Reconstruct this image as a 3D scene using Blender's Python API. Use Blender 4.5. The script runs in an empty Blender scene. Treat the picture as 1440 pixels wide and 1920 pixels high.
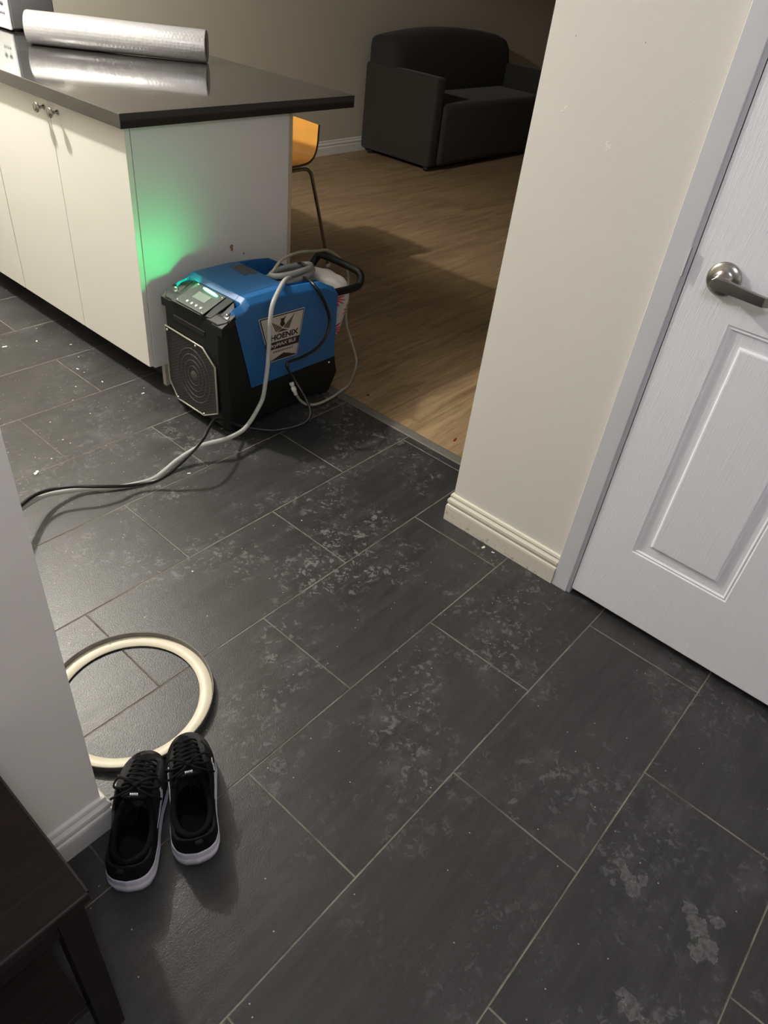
import bpy, bmesh, math, random
from mathutils import Vector, Matrix
from math import sin, cos, pi, radians, sqrt, atan2

random.seed(7)
S = bpy.context.scene
COL = S.collection

# ------------------------------------------------------------------ camera
cam_d = bpy.data.cameras.new('camera')
cam_d.sensor_fit = 'VERTICAL'
cam_d.sensor_height = 36.0
cam_d.lens = 1348.3 / 1920 * 36.0
cam_d.clip_start = 0.02
cam_d.clip_end = 50
cam = bpy.data.objects.new('camera', cam_d)
COL.objects.link(cam)
cam.matrix_world = (Matrix.Translation((-0.4068, -2.4782, 1.3760)) @
                    (Matrix.Rotation(radians(-53.3269), 4, 'Z') @
                     Matrix.Rotation(radians(51.5118), 4, 'X') @
                     Matrix.Rotation(radians(7.4991), 4, 'Z')))
S.camera = cam

# ------------------------------------------------------------------ view and world
S.view_settings.view_transform = 'Standard'
S.view_settings.look = 'None'
S.view_settings.gamma = 1.0
S.view_settings.use_curve_mapping = False
S.view_settings.exposure = 0.0
W = bpy.data.worlds.new('world')
S.world = W
W.use_nodes = True
W.node_tree.nodes['Background'].inputs[0].default_value = (0.8, 0.82, 0.9, 1)
W.node_tree.nodes['Background'].inputs[1].default_value = 0.02

KITCHEN_LAMP = (0.44, 0.47, 2.16)
HALL_LAMP = (-0.56, -2.85, 2.20)


def lamp(name, loc, power, color, radius):
    d = bpy.data.lights.new(name, 'POINT')
    d.energy = power
    d.color = color
    d.shadow_soft_size = radius
    o = bpy.data.objects.new(name, d)
    o.location = loc
    COL.objects.link(o)
    return o


lamp('kitchen_lamp', KITCHEN_LAMP, 205, (1.0, 0.955, 0.86), 0.035)
lamp('hall_lamp', HALL_LAMP, 26.5, (0.85, 0.85, 1.0), 0.09)


# ------------------------------------------------------------------ node helpers
class NT:
    def __init__(self, name):
        self.m = bpy.data.materials.new(name)
        self.m.use_nodes = True
        self.t = self.m.node_tree
        self.b = self.t.nodes['Principled BSDF']
        self.geo = None

    def n(self, kind, **kw):
        nd = self.t.nodes.new(kind)
        for k, v in kw.items():
            setattr(nd, k, v)
        return nd

    def l(self, a, b):
        self.t.links.new(a, b)

    def put(self, sock, v):
        if isinstance(v, bpy.types.NodeSocket):
            self.l(v, sock)
        else:
            sock.default_value = v

    def pos(self):
        if not self.geo:
            self.geo = self.n('ShaderNodeNewGeometry')
        return self.geo.outputs['Position']

    def obj(self):
        return self.n('ShaderNodeTexCoord').outputs['Object']

    def math(self, op, a, b=None, c=None, clamp=False):
        nd = self.n('ShaderNodeMath', operation=op)
        nd.use_clamp = clamp
        self.put(nd.inputs[0], a)
        if b is not None:
            self.put(nd.inputs[1], b)
        if c is not None:
            self.put(nd.inputs[2], c)
        return nd.outputs[0]

    def sep(self, v):
        nd = self.n('ShaderNodeSeparateXYZ')
        self.l(v, nd.inputs[0])
        return nd.outputs

    def comb(self, x, y, z):
        nd = self.n('ShaderNodeCombineXYZ')
        for i, v in enumerate((x, y, z)):
            self.put(nd.inputs[i], v)
        return nd.outputs[0]

    def scale(self, v, s, off=(0, 0, 0)):
        nd = self.n('ShaderNodeMapping')
        self.l(v, nd.inputs[0])
        nd.inputs['Scale'].default_value = s
        nd.inputs['Location'].default_value = off
        return nd.outputs[0]

    def noise(self, v, s, detail=4, rough=0.5, dist=0.0, out=0):
        nd = self.n('ShaderNodeTexNoise')
        self.l(v, nd.inputs['Vector'])
        nd.inputs['Scale'].default_value = s
        nd.inputs['Detail'].default_value = detail
        nd.inputs['Roughness'].default_value = rough
        nd.inputs['Distortion'].default_value = dist
        return nd.outputs[out]

    def voro(self, v, s, feature='F1', out='Distance', rnd=1.0):
        nd = self.n('ShaderNodeTexVoronoi', feature=feature)
        self.l(v, nd.inputs['Vector'])
        nd.inputs['Scale'].default_value = s
        nd.inputs['Randomness'].default_value = rnd
        return nd.outputs[out]

    def ramp(self, v, lo, hi, a=0.0, b=1.0):
        nd = self.n('ShaderNodeMapRange')
        nd.interpolation_type = 'SMOOTHSTEP'
        self.put(nd.inputs[0], v)
        nd.inputs[1].default_value = lo
        nd.inputs[2].default_value = hi
        nd.inputs[3].default_value = a
        nd.inputs[4].default_value = b
        return nd.outputs[0]

    def mix(self, f, a, b):
        nd = self.n('ShaderNodeMix', data_type='RGBA')
        self.put(nd.inputs[0], f)
        for i, v in ((6, a), (7, b)):
            if isinstance(v, tuple) and len(v) == 3:
                v = v + (1,)
            self.put(nd.inputs[i], v)
        return nd.outputs[2]

    def bump(self, h, dist=0.001, strength=1.0, normal=None):
        nd = self.n('ShaderNodeBump')
        nd.inputs['Strength'].default_value = strength
        nd.inputs['Distance'].default_value = dist
        self.l(h, nd.inputs['Height'])
        if normal:
            self.l(normal, nd.inputs['Normal'])
        return nd.outputs[0]

    def spots(self, plist, warp=0.004, wscale=60.0):
        """mask of blotches round the given world points: [(x, y, z, radius)]"""
        p = self.pos()
        nz = self.noise(p, wscale, 3, 0.6, 0, 1)
        vm = self.n('ShaderNodeVectorMath', operation='MULTIPLY_ADD')
        self.l(nz, vm.inputs[0])
        vm.inputs[1].default_value = (warp * 2,) * 3
        vm.inputs[2].default_value = (-warp,) * 3
        va = self.n('ShaderNodeVectorMath', operation='ADD')
        self.l(p, va.inputs[0])
        self.l(vm.outputs[0], va.inputs[1])
        tot = None
        for (x, y, z, r) in plist:
            d = self.n('ShaderNodeVectorMath', operation='DISTANCE')
            self.l(va.outputs[0], d.inputs[0])
            d.inputs[1].default_value = (x, y, z)
            k = self.ramp(d.outputs['Value'], r * 0.75, r, 1.0, 0.0)
            tot = k if tot is None else self.math('MAXIMUM', tot, k)
        return tot

    def set(self, **kw):
        names = dict(color='Base Color', rough='Roughness', metal='Metallic', normal='Normal', spec='Specular IOR Level',
                     coat='Coat Weight', coat_rough='Coat Roughness', trans='Transmission Weight', ior='IOR',
                     emit='Emission Color', estr='Emission Strength', sheen='Sheen Weight', alpha='Alpha')
        for k, v in kw.items():
            if isinstance(v, tuple) and len(v) == 3:
                v = v + (1,)
            self.put(self.b.inputs[names[k]], v)
        return self.m


def plain(name, color, rough=0.5, metal=0.0, noise=0.06, nscale=30, bump=0.0, bscale=200, **kw):
    t = NT(name)
    p = t.obj()
    f = t.noise(p, nscale, 3)
    dark = tuple(c * (1 - noise * 2) for c in color)
    lite = tuple(min(1, c * (1 + noise * 1.2)) for c in color)
    t.set(color=t.mix(f, dark, lite), rough=rough, metal=metal, **kw)
    if bump:
        t.set(normal=t.bump(t.noise(p, bscale, 2), bump))
    return t.m


# ------------------------------------------------------------------ materials
def mat_tiles():
    t = NT('slate_tile')
    x, y, z = t.sep(t.pos())
    TW, TL = 0.3046, 0.61
    v = t.math('DIVIDE', t.math('MULTIPLY', y, -1.0), TW)
    row = t.math('FLOOR', v)
    odd = t.math('FLOORED_MODULO', row, 2.0)
    off = t.math('MULTIPLY_ADD', odd, 0.3065, 0.1185)
    u = t.math('DIVIDE', t.math('SUBTRACT', x, off), TL)
    colm = t.math('FLOOR', u)
    fu = t.math('SUBTRACT', u, colm)
    fv = t.math('SUBTRACT', v, row)
    # rounded distance to a seam in metres
    du = t.math('MULTIPLY', t.math('MINIMUM', fu, t.math('SUBTRACT', 1.0, fu)), TL)
    dv = t.math('MULTIPLY', t.math('MINIMUM', fv, t.math('SUBTRACT', 1.0, fv)), TW)
    d = t.math('MINIMUM', du, dv)
    d = t.math('ADD', d, t.math('MULTIPLY', t.math('SUBTRACT', t.noise(t.pos(), 45, 2), 0.5), 0.0012))
    grout = t.ramp(d, 0.0014, 0.0022, 1.0, 0.0)
    tid = t.comb(colm, row, 0.0)
    wn = t.n('ShaderNodeTexWhiteNoise')
    t.l(tid, wn.inputs[0])
    rnd = wn.outputs['Value']
    shift = t.n('ShaderNodeVectorMath', operation='MULTIPLY_ADD')
    t.l(wn.outputs['Color'], shift.inputs[0])
    shift.inputs[1].default_value = (7, 7, 7)
    t.l(t.pos(), shift.inputs[2])
    sp = shift.outputs[0]
    streak = t.noise(t.scale(sp, (5, 42, 5)), 1.0, 6, 0.62, 0.6)
    fine = t.noise(t.scale(sp, (60, 240, 60)), 1.0, 3, 0.6)
    cloud = t.noise(sp, 5.0, 4, 0.6)
    k = t.math('ADD', t.math('MULTIPLY', streak, 0.6), t.math('MULTIPLY', fine, 0.25))
    k = t.math('ADD', k, t.math('MULTIPLY', cloud, 0.25))
    k = t.math('ADD', k, t.math('MULTIPLY', rnd, 0.10))
    k = t.ramp(k, 0.35, 0.85)
    base = t.mix(k, (0.0175, 0.0177, 0.0183), (0.038, 0.0382, 0.0392))
    # dried plaster residue: thin angular flakes gathered in patches
    p = t.pos()
    patch = t.ramp(t.noise(p, 4.3, 3, 0.65), 0.43, 0.60)
    wp = t.n('ShaderNodeVectorMath', operation='MULTIPLY_ADD')
    t.l(t.noise(p, 26, 2, 0.5, 0, 1), wp.inputs[0])
    wp.inputs[1].default_value = (0.05, 0.05, 0.0)
    t.l(p, wp.inputs[2])
    cell = t.voro(wp.outputs[0], 90, 'F1', 'Color')
    cr = t.sep(cell)[0]
    edge = t.voro(wp.outputs[0], 90, 'DISTANCE_TO_EDGE', 'Distance')
    n1 = t.noise(p, 38, 3, 0.7, 1.0)
    n2 = t.noise(p, 120, 2, 0.6, 2.0)
    flake = t.math('MULTIPLY', t.ramp(cr, 0.58, 0.64), t.ramp(n1, 0.48, 0.60))
    streaky = t.math('MULTIPLY', t.ramp(n1, 0.56, 0.66), t.ramp(n2, 0.45, 0.62))
    wisps = t.math('MULTIPLY', t.ramp(edge, 0.0, 0.06, 1.0, 0.0), t.ramp(n1, 0.57, 0.63))
    film = t.math('MAXIMUM', t.math('MULTIPLY', flake, 0.75), t.math('MAXIMUM', t.math('MULTIPLY', streaky, 0.55), t.math('MULTIPLY', wisps, 1.0)))
    clean = t.math('MULTIPLY', t.ramp(x, -0.02, 0.18, 1.0, 0.0), t.ramp(y, -1.95, -1.68, 1.0, 0.0))
    patch = t.math('MULTIPLY', patch, t.math('SUBTRACT', 1.0, t.math('MULTIPLY', clean, 0.92)))
    film = t.math('MULTIPLY', film, patch)
    busy = t.math('MULTIPLY', t.ramp(x, 0.1, 0.5), t.ramp(y, -2.3, -1.6))
    film = t.math('MULTIPLY', film, t.math('MULTIPLY', t.math('MULTIPLY_ADD', busy, 0.50, 0.55), t.ramp(y, -1.0, -0.3, 1.0, 0.30)))
    haze = t.math('MULTIPLY', t.ramp(t.noise(p, 11, 4, 0.7), 0.45, 0.75), t.math('MULTIPLY', patch, 0.22))
    film = t.math('MAXIMUM', film, haze)
    named = t.spots([(0.492, -2.511, 0, 0.016), (0.510, -2.490, 0, 0.014), (0.476, -2.535, 0, 0.018), (0.505, -2.540, 0, 0.012), (0.462, -2.497, 0, 0.010),
                     (0.497, -2.656, 0, 0.020), (0.520, -2.630, 0, 0.018), (0.475, -2.685, 0, 0.020), (0.450, -2.670, 0, 0.016), (0.530, -2.680, 0, 0.014),
                     (0.285, -2.617, 0, 0.020), (0.300, -2.600, 0, 0.012), (0.461, -2.267, 0, 0.010), (0.43, -2.285, 0, 0.006)], 0.024, 42)
    rim = t.math('MULTIPLY', t.math('MULTIPLY', named, t.math('SUBTRACT', 1.0, named)), 3.6)
    film = t.math('MAXIMUM', film, t.math('MULTIPLY', named, t.ramp(t.noise(p, 90, 3), 0.3, 0.62, 0.15, 0.5)))
    film = t.math('MAXIMUM', film, t.math('MULTIPLY', rim, t.ramp(t.noise(p, 60, 2), 0.45, 0.6, 0.2, 1.0)))
    dirt = t.mix(t.math('MULTIPLY', film, 0.72), base, (0.180, 0.181, 0.182))
    # small white specks, thicker near the cabinets
    sv = t.voro(p, 26, 'F1', 'Distance')
    sc = t.sep(t.voro(p, 26, 'F1', 'Color'))
    near = t.ramp(t.sep(p)[1], -1.2, -0.2, 0.03, 0.34)
    speck = t.math('MULTIPLY', t.ramp(sv, 0.05, 0.09, 1.0, 0.0), t.math('LESS_THAN', sc[1], near))
    sv2 = t.voro(p, 70, 'F1', 'Distance')
    sc2 = t.sep(t.voro(p, 70, 'F1', 'Color'))
    speck2 = t.math('MULTIPLY', t.ramp(sv2, 0.06, 0.12, 1.0, 0.0), t.math('LESS_THAN', sc2[2], t.math('MULTIPLY', near, 0.4)))
    speck = t.math('MAXIMUM', speck, t.math('MULTIPLY', speck2, 0.7))
    dirt = t.mix(speck, dirt, (0.5, 0.48, 0.44))
    # dark smudges beside the ring
    smudge = t.spots([(0.061, -1.266, 0, 0.008), (0.045, -1.285, 0, 0.006), (0.085, -1.270, 0, 0.007), (0.078, -1.300, 0, 0.010), (0.065, -1.305, 0, 0.007), (0.07, -1.355, 0, 0.008)], 0.007, 120)
    dirt = t.mix(t.math('MULTIPLY', smudge, 0.8), dirt, (0.010, 0.008, 0.007))
    gcol = t.mix(t.ramp(t.noise(p, 7, 4, 0.7), 0.35, 0.65), (0.090, 0.080, 0.066), (0.205, 0.185, 0.152))
    col = t.mix(grout, dirt, gcol)
    rough = t.math('ADD', t.math('MULTIPLY', streak, 0.12), 0.31)
    rough = t.math('ADD', rough, t.math('MULTIPLY', film, 0.15))
    rough = t.math('MAXIMUM', rough, t.math('MULTIPLY', grout, 0.85))
    t.set(color=col, rough=rough, spec=0.45)
    gr = t.noise(p, 330, 2, 0.6)
    h = t.math('ADD', t.math('MULTIPLY', gr, 0.85), t.math('MULTIPLY', streak, 0.5))
    h = t.math('SUBTRACT', h, t.math('MULTIPLY', t.ramp(d, 0.0, 0.0026, 1.0, 0.0), 2.6))
    t.set(normal=t.bump(h, 0.0006, 1.0))
    return t.m


def mat_vinyl():
    t = NT('oak_vinyl_planks')
    x, y, z = t.sep(t.pos())
    v = t.math('DIVIDE', y, 0.152)
    row = t.math('FLOOR', v)
    wn = t.n('ShaderNodeTexWhiteNoise', noise_dimensions='1D')
    t.l(row, wn.inputs['W'])
    u = t.math('DIVIDE', t.math('ADD', x, t.math('MULTIPLY', wn.outputs['Value'], 1.2)), 1.22)
    cm = t.math('FLOOR', u)
    wn2 = t.n('ShaderNodeTexWhiteNoise')
    t.l(t.comb(cm, row, 0.0), wn2.inputs[0])
    shift = t.n('ShaderNodeVectorMath', operation='MULTIPLY_ADD')
    t.l(wn2.outputs['Color'], shift.inputs[0])
    shift.inputs[1].default_value = (9, 9, 9)
    t.l(t.pos(), shift.inputs[2])
    g = t.noise(t.scale(shift.outputs[0], (2.2, 26, 1)), 1.0, 6, 0.65, 0.8)
    g2 = t.noise(t.scale(shift.outputs[0], (14, 190, 1)), 1.0, 3, 0.6)
    f = t.math('ADD', t.math('MULTIPLY', g, 0.75), t.math('MULTIPLY', g2, 0.25))
    f = t.math('ADD', f, t.math('MULTIPLY', wn2.outputs['Value'], 0.06))
    c = t.mix(t.ramp(f, 0.34, 0.72), (0.160, 0.104, 0.054), (0.335, 0.235, 0.135))
    fv = t.math('SUBTRACT', v, row)
    fu = t.math('SUBTRACT', u, cm)
    dv = t.math('MULTIPLY', t.math('MINIMUM', fv, t.math('SUBTRACT', 1.0, fv)), 0.152)
    du = t.math('MULTIPLY', t.math('MINIMUM', fu, t.math('SUBTRACT', 1.0, fu)), 1.22)
    seam = t.ramp(t.math('MINIMUM', dv, du), 0.0003, 0.0010, 0.30, 0.0)
    c = t.mix(seam, c, (0.09, 0.055, 0.028))
    t.set(color=c, rough=t.math('ADD', t.math('MULTIPLY', g, 0.15), 0.42), spec=0.35)
    t.set(normal=t.bump(g2, 0.0004))
    return t.m


def mat_wall(name, col, marks=None, chips=None):
    t = NT(name)
    p = t.pos()
    h = t.math('ADD', t.noise(p, 260, 3, 0.6), t.math('MULTIPLY', t.noise(p, 30, 3), 1.3))
    c = t.mix(t.noise(p, 2.5, 3), tuple(k * 0.97 for k in col), tuple(min(1, k * 1.02) for k in col))
    if marks:
        m = t.spots(marks, 0.006, 140)
        c = t.mix(t.math('MULTIPLY', m, t.ramp(t.noise(p, 200, 2), 0.4, 0.55, 0.0, 0.6)), c, tuple(min(1, k * 1.25) for k in col))
        h = t.math('ADD', h, t.math('MULTIPLY', m, 3.0))
    if chips:
        m = t.spots(chips, 0.0015, 200)
        c = t.mix(m, c, (0.18, 0.15, 0.11))
        h = t.math('SUBTRACT', h, t.math('MULTIPLY', m, 2.0))
    t.set(color=c, rough=0.62, spec=0.3, normal=t.bump(h, 0.0005, 0.6))
    return t.m


def mat_door():
    t = NT('white_painted_door_skin')
    p = t.pos()
    x, y, z = t.sep(p)
    warp = t.noise(p, 3.0, 2)
    q = t.comb(t.math('MULTIPLY', x, 1.0), t.math('MULTIPLY_ADD', warp, 0.05, y), t.math('MULTIPLY', z, 0.055))
    g = t.noise(q, 210, 3, 0.55, 0.35)
    wv = t.n('ShaderNodeTexWave', wave_type='BANDS', bands_direction='Y')
    q2 = t.comb(0.0, t.math('MULTIPLY_ADD', t.math('MULTIPLY', t.math('POWER', t.math('ABSOLUTE', t.math('SUBTRACT', y, -2.35)), 1.5), z), 2.2, y), t.math('MULTIPLY', z, 0.22))
    t.l(q2, wv.inputs['Vector'])
    wv.inputs['Scale'].default_value = 28
    wv.inputs['Distortion'].default_value = 3.5
    wv.inputs['Detail'].default_value = 3
    wv.inputs['Detail Scale'].default_value = 2.2
    h = t.math('ADD', t.math('MULTIPLY', g, 0.9), t.math('MULTIPLY', wv.outputs['Fac'], 0.16))
    t.set(color=(0.88, 0.885, 0.92), rough=0.42, spec=0.4, normal=t.bump(h, 0.0006, 0.9))
    return t.m


M = {}
M['tile'] = mat_tiles()
M['vinyl'] = mat_vinyl()
WALL = (0.75, 0.725, 0.665)
M['wall'] = mat_wall('warm_white_wall_paint', WALL,
                     [(1.11, -1.786, 1.097, 0.005), (1.11, -1.790, 1.090, 0.006), (1.11, -1.784, 1.084, 0.004), (1.11, -1.674, 1.140, 0.003), (1.11, -1.668, 1.131, 0.003)],
                     [(1.11, -1.661, 1.262, 0.0013), (1.11, -1.806, 1.271, 0.0013)])
M['back_wall'] = mat_wall('taupe_wall_paint', (0.46, 0.425, 0.355))
M['ceiling'] = mat_wall('ceiling_paint', (0.75, 0.74, 0.71))
M['trim'] = plain('white_trim_paint', (0.68, 0.665, 0.62), 0.38, noise=0.04, nscale=8, bump=0.0002, bscale=90)
M['casing'] = plain('grey_white_casing_paint', (0.66, 0.665, 0.69), 0.45, noise=0.03, nscale=6, bump=0.0002, bscale=120)
M['door'] = mat_door()


def mat_dirty_trim():
    t = NT('scuffed_white_trim')
    p = t.pos()
    z = t.sep(p)[2]
    low = t.ramp(z, 0.0, 0.06, 1.0, 0.0)
    s = t.ramp(t.noise(p, 55, 4, 0.7), 0.57, 0.64)
    c = t.mix(t.math('MULTIPLY', s, t.math('MULTIPLY', low, 0.7)), (0.70, 0.66, 0.57), (0.24, 0.22, 0.19))
    d = t.ramp(t.voro(p, 30, 'F1', 'Distance'), 0.04, 0.09, 1.0, 0.0)
    k = t.math('LESS_THAN', t.sep(t.voro(p, 30, 'F1', 'Color'))[0], 0.25)
    c = t.mix(t.math('MULTIPLY', d, t.math('MULTIPLY', k, 0.8)), c, (0.08, 0.07, 0.06))
    t.set(color=c, rough=0.35, normal=t.bump(t.noise(p, 120, 3), 0.0003))
    return t.m


M['trim_dirty'] = mat_dirty_trim()
M['cab'] = plain('cream_cabinet_laminate', (0.78, 0.76, 0.70), 0.40, noise=0.015, nscale=3)
M['cab_edge'] = plain('pale_oak_edge_strip', (0.50, 0.43, 0.31), 0.5, noise=0.06)


def mat_endpanel():
    t = NT('white_end_panel_laminate')
    m = t.spots([(1.250, -0.413, 0.453, 0.009), (1.252, -0.413, 0.443, 0.007)], 0.004, 90)
    m2 = t.spots([(1.306, -0.413, 0.419, 0.0035)], 0.001, 90)
    c = t.mix(t.math('MULTIPLY', m, 0.85), (0.72, 0.72, 0.70), (0.22, 0.11, 0.04))
    c = t.mix(m2, c, (0.08, 0.07, 0.06))
    t.set(color=c, rough=0.42)
    return t.m


M['endpanel'] = mat_endpanel()


def mat_counter():
    t = NT('black_quartz')
    p = t.pos()
    x, y, z = t.sep(p)
    g = t.noise(p, 420, 2, 0.6)
    base = t.mix(t.ramp(g, 0.45, 0.75), (0.012, 0.012, 0.013), (0.035, 0.035, 0.036))
    up = t.ramp(z, 0.904, 0.907)
    area = t.ramp(t.noise(p, 3.2, 3, 0.6), 0.46, 0.66)
    wipe = t.noise(t.scale(p, (14, 7, 3)), 1.0, 5, 0.7, 1.6)
    film = t.math('MULTIPLY', area, t.ramp(wipe, 0.42, 0.72))
    film = t.math('MULTIPLY', t.math('ADD', t.math('MULTIPLY', film, 0.75), 0.12), up)
    col = t.mix(t.math('MULTIPLY', film, 0.24), base, (0.34, 0.32, 0.285))
    sv = t.voro(p, 20, 'F1', 'Distance')
    sc = t.sep(t.voro(p, 20, 'F1', 'Color'))
    sp = t.math('MULTIPLY', t.ramp(sv, 0.04, 0.10, 1.0, 0.0), t.math('LESS_THAN', sc[0], 0.10))
    col = t.mix(t.math('MULTIPLY', sp, up), col, (0.55, 0.53, 0.48))
    t.set(color=col, rough=t.math('MULTIPLY_ADD', film, 0.16, 0.05), spec=0.85, coat=0.6, coat_rough=0.05)
    return t.m


M['counter'] = mat_counter()
M['chrome'] = plain('brushed_nickel', (0.42, 0.40, 0.37), 0.24, 1.0, noise=0.05)
M['nickel_dark'] = plain('satin_nickel_lever', (0.30, 0.29, 0.28), 0.30, 1.0, noise=0.04)
M['sofa'] = plain('charcoal_sofa_fabric', (0.034, 0.032, 0.0275), 0.95, noise=0.12, nscale=120, bump=0.0006, bscale=500, sheen=0.08, spec=0.2)
M['sofa_back'] = plain('darker_sofa_cushion_fabric', (0.032, 0.030, 0.0265), 0.95, noise=0.12, nscale=120, bump=0.0006, bscale=500, sheen=0.05, spec=0.1)
M['foot'] = plain('black_plastic_foot', (0.008, 0.008, 0.008), 0.6)
M['blackp'] = plain('black_moulded_plastic', (0.0060, 0.0070, 0.0064), 0.52, spec=0.3, noise=0.1, nscale=200, bump=0.00025, bscale=450)
M['blackg'] = plain('black_rubber', (0.008, 0.008, 0.009), 0.32, noise=0.05)
M['blue'] = plain('blue_moulded_plastic', (0.010, 0.094, 0.262), 0.42, noise=0.03, nscale=300, bump=0.0002, bscale=500)
M['panel'] = plain('control_membrane', (0.022, 0.030, 0.025), 0.45)
M['display'] = plain('lcd_display', (0.17, 0.22, 0.18), 0.35)
M['steel'] = plain('steel_fastener', (0.55, 0.54, 0.50), 0.25, 0.9)
M['whitebtn'] = plain('white_button_print', (0.75, 0.78, 0.74), 0.4)
M['label_bg'] = plain('silver_label_film', (0.50, 0.45, 0.39), 0.42, 0.1, noise=0.15, nscale=25)
M['label_grey'] = plain('grey_label_print', (0.16, 0.15, 0.14), 0.5)
M['ink'] = plain('black_label_ink', (0.012, 0.012, 0.013), 0.5)
M['label_white'] = plain('white_label_outline', (0.60, 0.58, 0.54), 0.5)
M['sticker_top'] = plain('worn_warning_sticker', (0.055, 0.052, 0.055), 0.5, noise=0.3, nscale=60)
M['wire'] = plain('pale_grille_rim', (0.34, 0.32, 0.26), 0.4, 0.3)
M['fan'] = plain('fan_grey', (0.075, 0.075, 0.072), 0.5)
M['ring'] = plain('cream_enamel_ring', (0.70, 0.64, 0.50), 0.42, noise=0.10, nscale=14)
M['ring_side'] = plain('shaded_ring_rim', (0.17, 0.155, 0.135), 0.5, 0.2, noise=0.2)  # cream rim painted dark for the shade on its unlit faces
M['roll'] = None
M['redpaper'] = plain('red_scrap_material', (0.22, 0.015, 0.012), 0.5)
M['whitechip'] = plain('white_plaster_chip', (0.72, 0.70, 0.65), 0.7)
M['threshold'] = plain('grey_vinyl_threshold', (0.105, 0.098, 0.085), 0.7, 0.0, noise=0.1, nscale=12)
M['toekick'] = plain('dirty_white_plinth', (0.50, 0.47, 0.40), 0.6, noise=0.3, nscale=25)
M['kick_dark'] = plain('black_toe_kick', (0.02, 0.02, 0.02), 0.6)
M['ply'] = plain('orange_birch_ply', (0.62, 0.29, 0.06), 0.35, noise=0.07, nscale=16)
M['plyedge'] = plain('dark_ply_edge', (0.12, 0.06, 0.02), 0.5)
M['whiteapp'] = plain('white_appliance_plastic', (0.74, 0.74, 0.74), 0.35, noise=0.02)
M['greyapp'] = plain('grey_appliance_side', (0.085, 0.085, 0.09), 0.45, noise=0.02)
M['shoewhite'] = plain('white_foam_midsole', (0.62, 0.60, 0.68), 0.55, noise=0.05, nscale=20, bump=0.0002, bscale=300)
M['shoelining'] = plain('black_padded_lining', (0.004, 0.004, 0.0045), 0.95, spec=0.08)
M['lace'] = plain('black_woven_lace', (0.006, 0.006, 0.0065), 0.85, spec=0.12, bump=0.0004, bscale=900)
M['insole'] = plain('black_insole', (0.0015, 0.0015, 0.002), 0.95, spec=0.05)
M['tongue'] = plain('black_tongue_mesh', (0.008, 0.008, 0.009), 0.9, spec=0.12, bump=0.0004, bscale=700)
M['shoeprint'] = plain('pale_reflective_print', (0.55, 0.55, 0.56), 0.4)


def mat_knit():
    t = NT('black_camouflage_knit')
    p = t.obj()
    n = t.noise(p, 22, 2, 0.4, 0.6)
    fore = t.ramp(t.sep(p)[1], -1.80, -1.745)
    band = t.math('MULTIPLY', t.ramp(n, 0.48, 0.54), fore)
    line = t.math('MULTIPLY', t.ramp(t.math('ABSOLUTE', t.math('SUBTRACT', n, 0.50)), 0.004, 0.012, 1.0, 0.0), fore)
    c = t.mix(band, (0.0055, 0.0055, 0.0062), (0.033, 0.033, 0.035))
    c = t.mix(t.math('MULTIPLY', line, 0.35), c, (0.09, 0.09, 0.095))
    h = t.voro(p, 650, 'F1', 'Distance')
    t.set(color=c, rough=0.82, normal=t.bump(h, 0.0006), spec=0.14)
    return t.m


M['knit'] = mat_knit()


def mat_roll():
    t = NT('silver_bubble_wrap')
    p = t.obj()
    v = t.voro(t.scale(p, (95, 95, 95)), 1.0, 'SMOOTH_F1', 'Distance', 0.25)
    n = t.noise(p, 28, 3)
    t.set(color=t.mix(n, (0.46, 0.46, 0.475), (0.56, 0.55, 0.555)), rough=0.36, metal=0.50, coat=0.6, coat_rough=0.14,
          normal=t.bump(t.math('ADD', v, t.math('MULTIPLY', n, 1.2)), 0.0012))
    return t.m


M['roll'] = mat_roll()
M['card'] = plain('brown_card_core', (0.20, 0.13, 0.08), 0.8)


def mat_wood_dark():
    t = NT('dark_walnut_veneer')
    p = t.pos()
    g = t.noise(t.scale(p, (9, 130, 9)), 1.0, 4, 0.6, 0.4)
    t.set(color=t.mix(t.ramp(g, 0.3, 0.75), (0.0065, 0.0038, 0.0035), (0.0185, 0.0100, 0.0090)), rough=0.45, spec=0.25, normal=t.bump(g, 0.0002))
    return t.m


M['walnut'] = mat_wood_dark()
M['walnut_edge'] = plain('worn_walnut_edge', (0.030, 0.022, 0.020), 0.35)


def mat_hose(name, col, tr):
    t = NT(name)
    t.set(color=col, rough=0.18, trans=tr, ior=1.25, spec=0.6)
    return t.m


M['hose'] = mat_hose('clear_vinyl_hose', (0.62, 0.63, 0.61), 0.45)
M['hose2'] = mat_hose('cloudy_vinyl_hose', (0.50, 0.48, 0.40), 0.45)
M['hose_coil'] = mat_hose('coiled_clear_hose', (0.42, 0.43, 0.42), 0.35)


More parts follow.
